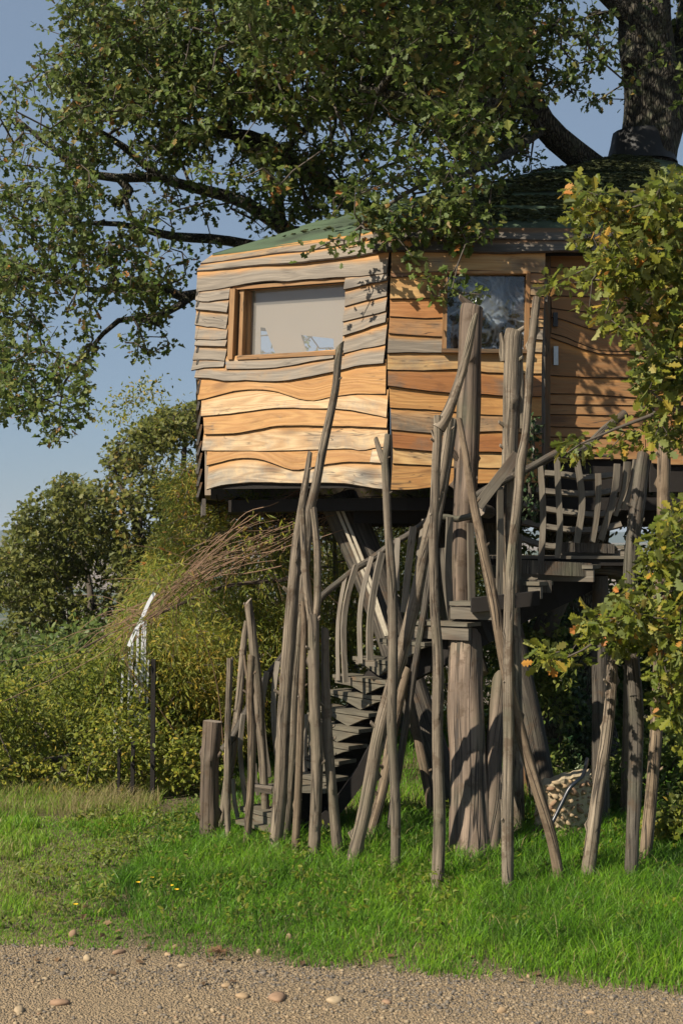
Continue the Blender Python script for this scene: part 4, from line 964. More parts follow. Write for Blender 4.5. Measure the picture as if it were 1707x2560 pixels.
# ivy climbing the oak trunk
ivy = tag(empty('ivy', (2.2, 13.1, 0)), 'dark glossy ivy climbing the oak trunk below the landing', 'ivy')
il = [P(*c5(x, y), 12.6) for x, y in [(560, 1800), (530, 1650), (480, 1450), (420, 1250), (380, 1050), (360, 900)]]; il[0].z = 0
mb = MB(); tube(mb, il, [.05, .045, .04, .04, .035, .02], 8, .08, .2, 5); mb.build('stem', M['twig'], ivy, True)
cl_ = smooth_line(il, 60); Ci = np.array([cl_[i] for i in RNG.integers(0, 60, 2300)])+RNG.normal(size=(2300, 3))*np.array([.085, .05, .06]); Ci[:, 1] -= .06
Di = RNG.normal(size=(2300, 3))*.5; Di[:, 2] -= .6; Di[:, 1] -= .3
leaves_obj('leaves', Ci, Di, .055, 'ivy', M['ivyleaf'], ivy, RNG.uniform(0, 1, 2300), .1)
il = [P(*c2(x, y), 10.6) for x, y in [(850, 1560), (830, 1400), (850, 1250), (840, 1120), (860, 1080)]]
iv2 = tag(empty('ivy', il[0]), 'thin sprig of ivy beside the second thick post at floor level', 'ivy')
mb = MB(); tube(mb, il, [.012]*5, 6, .05, .2, 5); mb.build('stem', M['twig'], iv2, True)
cl_ = smooth_line(il, 30); Ci = np.array([cl_[i] for i in RNG.integers(0, 30, 220)])+RNG.normal(size=(220, 3))*.035; Di = RNG.normal(size=(220, 3))*.5; Di[:, 2] -= .6; Di[:, 1] -= .3
leaves_obj('leaves', Ci, Di, .045, 'ivy', M['ivyleaf'], iv2, RNG.uniform(0, 1, 220), .1)

# sheaf of long bent brown twigs sweeping left below the house
shf = tag(empty('brushwood', P(760, 1345, 12.4)), 'sheaf of long bare brown twigs sweeping down left from under the house', 'brushwood'); shf.location.z = 0
pts_, prr = [], []; mb = MB(); rs = random.Random(4)
M['brown'] = plain('brown_twig', (.20, .12, .07), .8, 0, .2, 20, .4); M['brown_d'] = plain('dark_twig', (.05, .035, .025), .9, 0, .2, 20, .4)
def wisp(mb, p, r0, sides=4, n_=14):
    c = smooth_line(p, n_); vs = []
    for i, q_ in enumerate(c):
        t = (c[min(i+1, n_-1)]-c[max(i-1, 0)]).normalized(); a = t.cross(Vector((0, 1, .2))).normalized(); b_ = t.cross(a)
        for k in range(sides): th = 6.283*k/sides; vs.append(q_+(a*math.cos(th)+b_*math.sin(th))*r0*(1-.75*i/n_))
    mb.add(vs, [(i*sides+k, i*sides+(k+1) % sides, (i+1)*sides+(k+1) % sides, (i+1)*sides+k) for i in range(n_-1) for k in range(sides)])
CL = [(880, 1255), (790, 1290), (697, 1330), (620, 1362), (538, 1400), (467, 1452), (383, 1522), (327, 1550), (262, 1592), (187, 1628), (70, 1690), (-40, 1735)]
HW = [75, 78, 72, 58, 42, 28, 18, 18, 22, 26, 32, 40]
for k in range(42):
    i0 = rs.choice([0, 0, 1, 1, 2, 2, 3, 4, 5]); n_ = rs.randint(3, 8); s = rs.uniform(-1, 1); ds = rs.uniform(-.35, .35); Yk = rs.uniform(11.75, 12.15); pts_ = []
    for i in range(i0, min(i0+n_, 12)):
        s += ds*.5+rs.uniform(-.4, .4); last = (i-i0)/n_
        pts_.append(P(CL[i][0]+rs.uniform(-12, 12), CL[i][1]+HW[i]*s+last**3*rs.uniform(-50, 70), Yk+rs.uniform(-.05, .05)))
    wisp(mb, pts_, rs.uniform(.002, .006), 4, 20)
for k in range(120):
    x0 = rs.uniform(330, 860); y0 = np.interp(x0, [q_[0] for q_ in CL[::-1]], [q_[1] for q_ in CL[::-1]])+rs.uniform(-30, 50); a = rs.uniform(-.5, 2.4); l_ = rs.uniform(50, 210)
    wisp(mb, [P(x0, y0, 12.1), P(x0-l_*.5*math.cos(a*.7), y0+l_*.45*math.sin(a)-10, 12.1+rs.uniform(-.2, .3)), P(x0-l_*math.cos(a), y0+l_*math.sin(a)+rs.uniform(0, 60), 12.1+rs.uniform(-.2, .4))], rs.uniform(.0015, .004))
tag(mb.build('twigs', M['brown'], shf), kind='stuff')
mb = MB(); 
for k in range(190):
    x0, y0 = rs.uniform(540, 1120), rs.uniform(1235, 1330); a = rs.uniform(-.5, 3.6); l_ = rs.uniform(60, 200); Yk = rs.uniform(12.3, 13.8)
    wisp(mb, [P(x0, y0, Yk), P(x0-l_*.5*math.cos(a), y0+l_*.4*abs(math.sin(a)), Yk+rs.uniform(-.2, .2)), P(x0-l_*math.cos(a)*.8, y0+l_*abs(math.sin(a)), Yk)], rs.uniform(.002, .007), 4, 8)
tag(mb.build('dark_twigs', M['brown_d'], shf), kind='stuff')
mb = MB(); wisp(mb, [P(*c6(x, y), 12.3) for x, y in [(1640, 1150), (1490, 1178), (1300, 1195), (1150, 1225), (1000, 1290), (820, 1370), (600, 1460), (450, 1540)]], .022, 6, 26); mb.build('branch', M['brown_d'], shf)

shrub('willow', 'wispy yellow-green willow shoots hanging over the bare brown twigs', 'willow tree', [(380, 1420), (520, 1330), (700, 1260), (760, 1300), (720, 1420), (560, 1480), (420, 1560), (250, 1660), (240, 1600)], 11.7, 12.2, 60, 22, .16, .075, 'narrow', M['willow'], (520, 12.3), .007, 'willows behind the stair', 'brown', -.1, 1.6, .2, .1, .1, 2)
# ------------------------------------------------------------------ round timber posts standing in the grass
def post(name, label, cat, f, pts, wid, dtop=0.0, Y=None, m='pole', seed=0, forks=(), knots=7, cut=(.5, 1.0), group='weathered tree poles round the stair', sides=12, rough=.05, ridge=.05, flare=0, sc_=None, hid=0):
    """pts: crop pixels from the foot up; wid: widths in crop pixels"""
    q = cs(f, pts); k = {c3: 2.352, c4: 2.24, c5: 1.882, c2: 1.96, c1: 2.851}[f]
    Yb = Y or GY(q[0][1], .06)
    n_ = len(q); P3 = []
    for i, p in enumerate(q): P3.append(P(p[0], p[1], Yb + dtop*(q[0][1]-p[1])/max(1, (q[0][1]-q[-1][1]))))
    rad = [w_/k/2*p.y/F for w_, p in zip(np.interp(np.linspace(0, 1, n_), np.linspace(0, 1, len(wid)), wid), P3)]
    foot = P3[0].copy(); d = (P3[0]-P3[1]).normalized(); foot = foot + d*max(.12, (foot.z+.1)/max(.3, -d.z))
    P3 = [foot]+P3; rad = [rad[0]]+rad
    root = tag(empty(name, (P3[0].x, P3[0].y, 0)), label, cat, group)
    mb = MB(); tube(mb, P3, rad, sides, .035, rough*1.25, seed, knots+3, cut, 1, 0, flare, ridge)
    rs_ = random.Random(seed*13+5)
    for _s in range(4 if knots > 2 else 0):      # stubs where side branches were cut off
        k_ = rs_.randrange(1, len(P3)-1) if len(P3) > 2 else 1; u_ = rs_.random(); q0_ = P3[k_].lerp(P3[min(k_+1, len(P3)-1)], u_); r0_ = rad[k_]
        an_ = rs_.choice([rs_.uniform(-.5, .4), rs_.uniform(2.7, 3.7)]); dr_ = Vector((math.cos(an_), -abs(math.sin(an_))-.2, rs_.uniform(.4, 1.3))).normalized()
        tube(mb, [q0_, q0_+dr_*r0_*rs_.uniform(1.35, 2.1)], [r0_*.42, r0_*rs_.uniform(.16, .28)], 7, .02, .15, seed+_s, 0, (.5, an_), 1)
    shaft = mb.build('shaft', [M[m], M['cap']], root, True)
    for j, (ff, fp, fw) in enumerate(forks):
        g = cs(ff, fp); kk = {c3: 2.352, c4: 2.24, c5: 1.882, c2: 1.96, c1: 2.851}[ff]
        pp = [P(p[0], p[1], Yb + dtop*(q[0][1]-p[1])/max(1, (q[0][1]-q[-1][1])) + .0) for p in g]
        rr = [w_/kk/2*p.y/F for w_, p in zip(np.interp(np.linspace(0, 1, len(pp)), np.linspace(0, 1, len(fw)), fw), pp)]
        mb = MB(); tube(mb, pp, rr, 10, .05, rough, seed+20+j, 2, (.9, 2.0), 1, 0, 0, ridge); mb.build('fork', [M[m], M['cap']], root, True)
    return root
post('stump_post', 'short thick flat-topped post with a deep split, leftmost of the posts', 'post', c3, [(97, 1950), (108, 1620), (122, 1300)], [112, 105, 105], .0, m='stump', seed=1, knots=3, cut=(.05, 0), rough=.10, ridge=.16, sides=20, group='posts standing round the stair')
post('pole', 'thin greenish pole leaning right just behind the short thick post', 'pole', c3, [(165, 1985), (205, 1700), (270, 1250), (305, 850), (318, 715)], [52, 52, 48, 40, 24], .05, seed=2, Y=10.55)
post('pole', 'thin upright pole with a split tip, first in front of the short thick post', 'pole', c3, [(213, 2000), (207, 1700), (213, 1250), (222, 935)], [38, 42, 36, 32], 0, seed=3, knots=6, forks=[(c3, [(226, 1200), (232, 1050), (237, 925)], [16, 15, 12])])
post('pole', 'knotty upright pole with a small broken side spike near its top, left group', 'pole', c3, [(322, 2025), (345, 1700), (352, 1400), (340, 1150), (350, 918)], [46, 46, 52, 46, 44], 0, seed=4, knots=9, forks=[(c3, [(335, 1080), (318, 1000), (308, 915)], [24, 20, 12])], m='pole_w')
post('pole', 'split pole leaning left with a rounded slanted top, tallest of the left group', 'pole', c3, [(442, 1975), (415, 1500), (385, 1100), (356, 800), (328, 598)], [46, 50, 60, 52, 48], .05, seed=5, Y=10.4, knots=4, cut=(.8, 3.5))
post('pole', 'thick smooth pole leaning right with dark knot hole, left of the Y-shaped pole', 'pole', c3, [(488, 2065), (520, 1700), (545, 1200), (582, 700), (612, 300), (640, 80), (694, -280)], [84, 84, 80, 78, 62, 50, 26], .0, seed=6, knots=7, ridge=.03)
post('pole', 'very tall thin lichen-spotted pole whose bent tip crosses the left window', 'pole', c3, [(548, 1975), (590, 1500), (604, 1150), (640, 700), (672, 300), (690, 80), (722, -60), (770, -300), (840, -640), (855, -800), (871, -915)], [56, 54, 52, 48, 50, 56, 54, 50, 46, 44, 40], .0, Y=9.92, seed=7, knots=9, m='pole_l', cut=(1.2, 3))
post('pole', 'slender straight pole just left of the Y-shaped pole', 'pole', c3, [(605, 2110), (625, 1700), (642, 1200), (658, 800), (652, 600)], [48, 44, 42, 36, 26], 0, seed=8, knots=5, m='pole_w')
post('forked_pole', 'Y-shaped forked pole with two upright prongs in front of the stair', 'pole', c3, [(716, 2112), (728, 1800), (735, 1500), (718, 1150), (716, 740), (712, 680)], [70, 66, 70, 66, 66, 60], 0, seed=9, knots=6,
     forks=[(c3, [(708, 720), (686, 600), (664, 380), (648, 60)], [48, 48, 42, 34]), (c3, [(724, 720), (738, 560), (736, 300), (714, 58)], [46, 44, 42, 40])])
post('pole', 'cracked pale pole leaning left, directly right of the Y-shaped pole', 'pole', c3, [(862, 2110), (835, 1850), (800, 1450), (785, 1100), (782, 760)], [64, 62, 62, 52, 44], .1, seed=10, knots=4)
post('pole', 'thick smooth pole leaning strongly right from the grass up to the upper landing', 'pole', c4, [(130, 2160), (205, 1850), (290, 1400), (400, 1000), (480, 700), (560, 300), (620, 60), (655, -140), (682, -345)], [80, 80, 76, 74, 74, 62, 58, 56, 44], .15, seed=11, knots=5, ridge=.03)
post('pole', 'brown shaded pole half hidden behind the strongly leaning smooth pole', 'pole', c4, [(215, 2055), (300, 1750), (345, 1500), (410, 1180), (440, 1060)], [64, 62, 58, 54, 50], .2, seed=12, Y=10.0, m='pole_w')
post('forked_pole', 'tall slender upright pole with a small forked top against the house corner', 'pole', c4, [(376, 2195), (376, 1800), (356, 1400), (362, 1000), (358, 600), (334, 250), (324, 0), (318, -110), (330, -200), (334, -250)], [58, 56, 52, 62, 52, 44, 44, 40, 38, 34], .2, seed=13, knots=8, m='pole_l',
     forks=[(c1, [(1450, 1870), (1425, 1800), (1395, 1705)], [46, 44, 34])])
post('pole', 'straight pole with knobbly head and long curved branch before the tall thick post', 'pole', c4, [(614, 2245), (622, 1900), (612, 1400), (616, 1000), (594, 700), (590, 300), (598, 100), (606, -120), (616, -260), (622, -345)], [74, 70, 62, 62, 54, 48, 50, 50, 54, 66], .1, seed=14, knots=9,
     forks=[(c2, [(383, 1120), (425, 1050), (470, 930), (520, 760), (545, 640), (566, 562)], [70, 56, 46, 40, 36, 22]), (c2, [(378, 1190), (358, 1150), (350, 1130)], [26, 18, 10])])
post('pole', 'tallest pale curving pole in front of the door edge, right half', 'pole', c4, [(1003, 2305), (1004, 1900), (1010, 1400), (1008, 900), (1022, 500), (1042, 280), (1066, 50), (1078, -100), (1103, -250), (1118, -450), (1132, -680), (1152, -880), (1166, -1015)], [66, 70, 64, 60, 60, 56, 56, 62, 46, 44, 46, 46, 44], .45, seed=15, knots=9, m='pole_l',
     forks=[(c5, [(152, 1960), (140, 1910), (137, 1880)], [26, 18, 12])])
post('pole', 'long thin pole leaning left across the frame from the right-hand grass', 'pole', c5, [(415, 2295), (370, 2050), (250, 1650), (170, 1330), (110, 1000), (50, 700), (5, 480), (-28, 280), (-62, 90)], [50, 52, 56, 56, 50, 46, 40, 34, 28], .25, seed=16, knots=7, m='pole_w')
post('pole', 'shaded brown pole standing behind the tall straight knobbly pole', 'pole', c4, [(600, 1990), (545, 1650), (480, 1350), (420, 1080)], [54, 54, 52, 48], .3, seed=17, Y=10.6, m='pole_w')
tall = post('thick_post', 'thick tall post with a flat cracked top rising in front of the right window', 'post', c4, [(745, 1950), (742, 1300), (742, 720), (745, 400), (765, 100), (772, -100), (788, -500), (800, -900), (806, -975)], [125, 122, 118, 120, 134, 134, 132, 128, 120], .15, Y=10.45, seed=18, knots=5, cut=(.04, 0), m='stump', sides=18, rough=.05, ridge=.10, group='posts standing round the stair')
post('tree_stump_post', 'massive old trunk with flared rotten foot in the grass below the landing', 'post', c4, [(800, 2190), (790, 1800), (778, 1500), (768, 1200), (768, 850)], [262, 215, 197, 185, 160], .75, seed=19, Y=9.45, knots=-3, cut=(.05, 0), m='stump', sides=34, rough=.045, ridge=.20, flare=.16, group='posts standing round the stair',
     forks=[(c4, [(880, 2160), (920, 1800), (925, 1550), (945, 1300), (955, 1100)], [170, 110, 100, 90, 70])])
post('thick_post', 'second thick post with a ragged broken top between window and door', 'post', c4, [(1040, 1300), (1030, 800), (1015, 400), (1010, 60), (1022, -400), (1035, -800), (1042, -825)], [96, 94, 90, 90, 90, 96, 98], .0, Y=10.35, seed=20, knots=5, m='pole_l', ridge=.08, cut=(.3, 1), group='posts standing round the stair',
     forks=[(c2, [(705, 790), (700, 720), (688, 658)], [40, 30, 18]), (c2, [(790, 1120), (785, 900), (782, 760), (786, 690)], [36, 34, 26, 12])])
post('pole', 'leaning grey pole right of the pebble wall, wider at the foot', 'pole', c5, [(536, 2275), (585, 1900), (640, 1500), (662, 1180), (672, 1020)], [66, 62, 56, 54, 50], .2, seed=21, knots=6)
post('pole', 'ridged upright pole at the right, its top spreading behind the railing', 'pole', c5, [(745, 2275), (766, 1800), (772, 1500), (752, 1180), (738, 900), (748, 700), (775, 480), (805, 262)], [62, 66, 68, 66, 62, 66, 72, 66], .25, seed=22, knots=6, m='pole_d', rough=.1, ridge=.2)
post('pole', 'warm sun-flecked pole farthest right behind the oak leaves', 'pole', c5, [(808, 2195), (842, 1850), (872, 1400), (890, 900), (900, 400), (903, 150)], [62, 60, 60, 62, 62, 60], .2, seed=23, knots=4, m='pole_w')
post('pole', 'thin pole hidden behind the ridged right-hand pole', 'pole', c5, [(712, 2005), (725, 1600), (732, 1250)], [42, 42, 38], .0, Y=10.9, seed=24, m='pole_w')
post('plank_post', 'flat dark upright plank crossing behind the knobbly-headed pole', 'pole', c2, [(372, 1640), (410, 1400), (440, 1200), (458, 1080)], [34, 44, 44, 40], .0, Y=10.2, seed=25, m='pole_d', ridge=.15)

# ------------------------------------------------------------------ staircase with its own boards, rails and balusters
stair = tag(empty('staircase', P(760, 2000, 10.3)), 'curving open wooden staircase with bent slat balusters climbing to the treehouse door', 'staircase')
T = [((585, 2052), (680, 2075), 10.45, 10.1), ((604, 2020), (700, 2040), 10.5, 10.15), ((632, 1972), (815, 1994), 10.4, 10.3), ((690, 1930), (830, 1955), 10.8, 10.4), ((715, 1887), (850, 1905), 10.9, 10.5), ((735, 1846), (875, 1865), 11.0, 10.5),
     ((760, 1806), (900, 1825), 11.0, 10.5), ((790, 1768), (925, 1792), 11.0, 10.5), ((822, 1728), (955, 1750), 11.0, 10.5), ((835, 1690), (968, 1705), 10.95, 10.45), ((885, 1645), (992, 1662), 10.9, 10.4), ((950, 1600), (1065, 1612), 10.6, 10.15),
     ((1022, 1556), (1170, 1566), 10.3, 10.0), ((1125, 1508), (1245, 1512), 10.15, 9.95), ((1215, 1456), (1350, 1462), 10.6, 10.3), ((1275, 1415), (1482, 1420), 10.7, 10.4), ((1390, 1368), (1560, 1370), 10.8, 10.6)]
mids = []
for k, (l_, r_, yl, yr) in enumerate(T):
    a, b = P(*l_, yl), P(*r_, yr); b.z = a.z
    d = (b-a).normalized(); nn = Vector((-d.y, d.x, 0)); 
    if nn.y < 0: nn = -nn
    mids.append((a+b)/2)
    mb = MB(); mb.box((a+b)/2+nn*.08, ((b-a).length, .19, .028), (d, nn, Vector((0, 0, 1)))); tr = mb.build('tread', M['tread'], stair)
    tag(tr)
    if k in (0, 2): continue
    mb = MB(); q = [a+Vector((0, 0, -.021))-nn*.012, b+Vector((0, 0, -.021))-nn*.012, b.lerp(a, .10)+Vector((0, 0, -.035))-nn*.012, a.lerp(b, .62)+Vector((0, 0, -.105))-nn*.012, a.lerp(b, .30)+Vector((0, 0, -.045))-nn*.012]
    if k > 11: q = [a+Vector((0, 0, -.021)), b+Vector((0, 0, -.021)), b+Vector((0, 0, -.11)), a+Vector((0, 0, -.11))]
    i_ = [p+nn*.03 for p in q]; n_ = len(q)
    mb.add(q+i_, [tuple(range(n_)), tuple(reversed(range(n_, 2*n_)))] + [(j, j+n_, (j+1) % n_+n_, (j+1) % n_) for j in range(n_)], [((p-a).dot(d)+k, p.z) for p in q+i_])
    mb.build('riser', M['tread'] if k < 12 else M['slatd'], stair)
mb = MB(); pts = [m_+Vector((.05, .12, -.17)) for m_ in mids]
slat(mb, pts, .26, .07, (0, 0, 1), 40); mb.build('stringer', M['dark'], stair)
mb = MB(); pts = [P(*c3(*p), 10.45) for p in [(640, 1960), (760, 1900), (900, 1740), (1000, 1600), (1060, 1490), (1130, 1380)]]
slat(mb, pts, .10, .07, (0, 0, 1), 16); mb.build('stringer', M['dark'], stair)
mb = MB(); pts = [P(*c3(*p), 10.75) for p in [(700, 1800), (830, 1640), (950, 1500), (1060, 1330), (1130, 1200)]]
slat(mb, pts, .26, .06, (0, 0, 1), 16); mb.build('stringer', M['dark'], stair)
# little blocks that hold the foot of each baluster
for (x0, y0, x1, y1, Y_) in [(840, 1032, 942, 1088, 10.5), (962, 935, 1092, 978, 10.45)]:
    mb = MB(); q = [P(*c3(x0, y0), Y_), P(*c3(x1, y0+14), Y_), P(*c3(x1, y1+6), Y_), P(*c3(x0, y1-14), Y_)]; i_ = [p+Vector((0, .03, 0)) for p in q]
    mb.add(q+i_, [(0, 3, 2, 1), (4, 5, 6, 7), (0, 1, 5, 4), (1, 2, 6, 5), (2, 3, 7, 6), (3, 0, 4, 7)], [(p.x, p.z) for p in q+i_]); mb.build('edge_board', M['slatw'], stair)
mb = MB(); q0 = P(*c3(355, 1688), 10.15); q1 = P(*c3(470, 1705), 10.2); mb.box((q0+q1)/2, ((q1-q0).length, .14, .035), ((q1-q0).normalized(), Vector((0, 1, 0)), Vector((0, 0, 1)))); mb.build('edge_board', M['slatw'], stair)
# handrails of round wood
def rail(f, pts, w, Y0, Y1, seed, m='pole_d', parent=stair, name='handrail'):
    k = {c3: 2.352, c4: 2.24, c5: 1.882}[f]; q = cs(f, pts); n_ = len(q)
    p3 = [P(p[0], p[1], Y0+(Y1-Y0)*i/(n_-1)) for i, p in enumerate(q)]
    round_(name, p3, [w/k/2*p.y/F for p in p3], M[m], parent, seed, rough=.14, ridge=.12, knots=6)
rail(c3, [(180, 1470), (240, 1400), (330, 1230), (430, 1060), (520, 940), (620, 800), (700, 660), (770, 560), (860, 485), (960, 405), (1060, 345), (1140, 285)], 44, 10.55, 10.5, 41)
rail(c4, [(300, 405), (330, 375), (420, 325), (500, 270), (570, 215), (650, 205), (720, 220), (840, 190), (880, 180)], 34, 10.5, 10.3, 42)
rail(c5, [(5, 465), (60, 425), (120, 395), (210, 350), (310, 298), (400, 250), (520, 232), (620, 140), (720, 60)], 38, 10.2, 10.4, 43)
# bent slat balusters
BL = [(c3, [(905, 437), (870, 620), (856, 800), (860, 1060)], 22, 10.5, 0), (c3, [(966, 383), (915, 560), (890, 760), (902, 1072)], 30, 10.45, 0), (c3, [(1056, 333), (1008, 520), (985, 700), (990, 960)], 28, 10.45, 0), (c3, [(1116, 308), (1070, 520), (1045, 740), (1045, 942)], 38, 10.4, 0),
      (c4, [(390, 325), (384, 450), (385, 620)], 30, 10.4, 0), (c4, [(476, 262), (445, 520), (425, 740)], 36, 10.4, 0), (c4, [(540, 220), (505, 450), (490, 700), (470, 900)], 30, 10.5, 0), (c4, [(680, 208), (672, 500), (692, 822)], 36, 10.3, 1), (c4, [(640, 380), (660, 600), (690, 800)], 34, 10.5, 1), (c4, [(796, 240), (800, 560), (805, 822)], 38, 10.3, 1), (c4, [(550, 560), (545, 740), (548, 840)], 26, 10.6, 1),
      (c4, [(960, 38), (962, 350), (955, 702)], 34, 10.25, 1), (c4, [(1068, 300), (1060, 590)], 32, 10.4, 1),
      (c3, [(440, 1008), (412, 1220), (425, 1430), (455, 1630)], 28, 10.5, 0), (c3, [(506, 948), (482, 1130), (484, 1330), (500, 1500)], 30, 10.5, 0), (c3, [(302, 1258), (284, 1450), (298, 1640), (320, 1800)], 25, 10.5, 0), (c3, [(243, 1640), (250, 1760), (272, 1880)], 20, 10.5, 0), (c3, [(370, 1550), (375, 1650), (388, 1735)], 18, 10.5, 0),
      (c3, [(668, 1260), (664, 1450), (670, 1690)], 26, 10.75, 0), (c3, [(690, 1250), (700, 1450), (696, 1640)], 22, 10.8, 0)]
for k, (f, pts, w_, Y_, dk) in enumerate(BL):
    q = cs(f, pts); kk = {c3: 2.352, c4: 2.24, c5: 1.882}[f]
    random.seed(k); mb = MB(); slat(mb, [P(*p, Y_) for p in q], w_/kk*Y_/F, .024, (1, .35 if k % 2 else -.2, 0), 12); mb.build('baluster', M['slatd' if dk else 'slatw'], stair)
# ------------------------------------------------------------------ landing with basket-like railing
land = tag(empty('landing', P(1450, 1400, 10.8)), 'dark timber landing in front of the door with a curved basket railing', 'landing')
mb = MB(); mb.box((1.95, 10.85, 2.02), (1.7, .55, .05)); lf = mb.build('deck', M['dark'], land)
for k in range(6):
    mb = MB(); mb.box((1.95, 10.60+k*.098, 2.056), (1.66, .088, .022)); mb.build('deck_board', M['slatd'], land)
for (x0, y0, x1, y1, Y_, w_) in [(190, 782, 560, 800, 10.45, .10), (400, 690, 665, 700, 10.6, .07), (90, 868, 370, 878, 10.4, .09)]:
    mb = MB(); a, b = P(*c5(x0, y0), Y_), P(*c5(x1, y1), Y_); mb.box((a+b)/2, ((b-a).length, .05, w_), ((b-a).normalized(), Vector((0, 1, 0)), Vector((0, 0, 1)))); mb.build('beam', M['pole_d'], land)
round_('beam', [P(*c5(540, 790), 10.7), P(*c5(640, 800), 10.7), P(*c5(730, 815), 10.75)], [.05, .06, .055], M['pole_d'], land, 51, rough=.2, ridge=.25)
RB = [([(318, 305), (330, 450), (332, 600), (322, 760)], 28, 10.45), ([(397, 262), (405, 450), (412, 600), (400, 742)], 28, 10.45), ([(480, 240), (505, 370), (515, 500), (490, 672)], 30, 10.5), ([(590, 345), (592, 450), (580, 570), (562, 668)], 26, 10.55), ([(680, 300), (672, 400), (645, 520), (603, 658)], 28, 10.6),
      ([(722, 290), (712, 400), (692, 480), (672, 545)], 18, 10.65), ([(765, 280), (752, 370), (730, 450), (703, 510)], 18, 10.7), ([(735, 290), (728, 390), (706, 480)], 14, 10.75)]
for k, (pts, w_, Y_) in enumerate(RB):
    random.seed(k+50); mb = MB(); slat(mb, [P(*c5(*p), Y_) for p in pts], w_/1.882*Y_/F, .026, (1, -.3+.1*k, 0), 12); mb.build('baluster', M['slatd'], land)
for k, pts in enumerate([[(340, 345), (430, 352), (540, 365), (660, 352)], [(300, 425), (430, 438), (560, 442), (670, 425)], [(240, 490), (350, 515), (480, 532), (600, 540), (690, 510)], [(235, 572), (350, 598), (470, 612), (590, 610), (700, 585)], [(230, 650), (300, 675), (380, 690), (470, 680)]]):
    mb = MB(); slat(mb, [P(*c5(*p), 10.9-.0*k) for p in pts], .045, .028, (0, .5, 1), 14); mb.build('rail_slat', M['slatd'], land)
rail(c5, [(290, 272), (400, 268), (520, 262), (660, 262)], 14, 10.75, 10.8, 44, 'pole_d', land)
mb = MB(); a, b = P(*c2(575, 1500), 10.1), P(*c2(770, 1245), 10.1); slat(mb, [a, (a+b)/2, b], .075, .04, (1, 0, 1), 4)
o = mb.build('squared_brace', M['slatd'], land)
round_('bearer', [P(*c4(850, 165), 10.3), P(*c4(885, 175), 10.35), P(*c4(900, 180), 10.7)], [.05, .05, .05], M['pole_d'], land, 52)
for (x, yt, Y_) in ((1500, 1440, 10.7),):
    a = P(x, yt, Y_); round_('leg', [Vector((a.x, a.y, -.1)), a], [.07, .06], M['pole_d'], land, 53+x)

for (x0, y0, x1, y1, Y_, w_) in [(800, 700, 1180, 660, 10.0, .10)]:
    mb = MB(); a, b = P(*c4(x0, y0), Y_), P(*c4(x1, y1), Y_); mb.box((a+b)/2, ((b-a).length, .10, w_), ((b-a).normalized(), Vector((0, 1, 0)), Vector((0, 0, 1)))); mb.build('beam', M['dark'], stair)
# ------------------------------------------------------------------ ground sheet: near lawn and track, falling away to the valley
def gz(x, y):
    z = .02*noise.noise(Vector((x*.5, y*.5, 0)))*min(1, max(0, (y-5)/3)) if y < 30 else 0
    if y > 17: z -= min(60, (y-17)**1.35*.10)
    if y > 900: z += 60*min(1, (y-900)/900)**2*.9
    return z
def edge(x): return 7.22-.25*x+.07*noise.noise(Vector((x*1.3, 3, 0)))+.05*noise.noise(Vector((x*7, 9, 0)))
ys = list(np.arange(-20, 5, 2.5))+list(np.arange(5, 14, .12))+list(np.arange(14, 30, .6))+[32, 36, 42, 50, 62, 80, 110, 150, 210, 300, 420, 600, 900, 1200, 1500, 1800, 2400]
xs = [-1800, -1000, -500, -250, -120, -60, -30, -15, -8, -5]+list(np.arange(-3.6, 3.6, .12))+[3.6, 5, 8, 15, 30, 60, 120, 250, 500, 1000, 1800]
V = [(x, y, gz(x, y)) for y in ys for x in xs]; nx = len(xs)
Fc = [(j*nx+i, j*nx+i+1, (j+1)*nx+i+1, (j+1)*nx+i) for j in range(len(ys)-1) for i in range(nx-1)]
gmat, n, l, b = mat('soil_and_gravel')
geo = n.new('ShaderNodeNewGeometry'); sep = n.new('ShaderNodeSeparateXYZ'); l.new(geo.outputs['Position'], sep.inputs[0])
big = N(n, 'ShaderNodeTexNoise', Scale=1.3, Detail=5.0, Roughness=.6); l.new(geo.outputs['Position'], big.inputs['Vector'])
mid = N(n, 'ShaderNodeTexNoise', Scale=14.0, Detail=5.0, Roughness=.65); l.new(geo.outputs['Position'], mid.inputs['Vector'])
vo = N(n, 'ShaderNodeTexVoronoi', Scale=95.0); l.new(geo.outputs['Position'], vo.inputs['Vector'])
vo2 = N(n, 'ShaderNodeTexVoronoi', Scale=42.0); l.new(geo.outputs['Position'], vo2.inputs['Vector'])
fi = N(n, 'ShaderNodeTexNoise', Scale=240.0, Detail=3.0); l.new(geo.outputs['Position'], fi.inputs['Vector'])
sand = mixc(n, l, (.29, .205, .115), (.45, .33, .19), mid.outputs[0])
stone = mixc(n, l, (.21, .165, .115), (.46, .35, .22), vo.outputs['Color'])
gfac = ramp_out(n, l, big.outputs[0], .40, .60)
c = mixc(n, l, sand, stone, mth(n, l, 'MULTIPLY', ramp_out(n, l, vo.outputs['Distance'], .6, .35), mth(n, l, 'ADD', mth(n, l, 'MULTIPLY', gfac, .6), .25)))
c = mixc(n, l, c, (.08, .06, .04), mth(n, l, 'MULTIPLY', fi.outputs[0], .25))
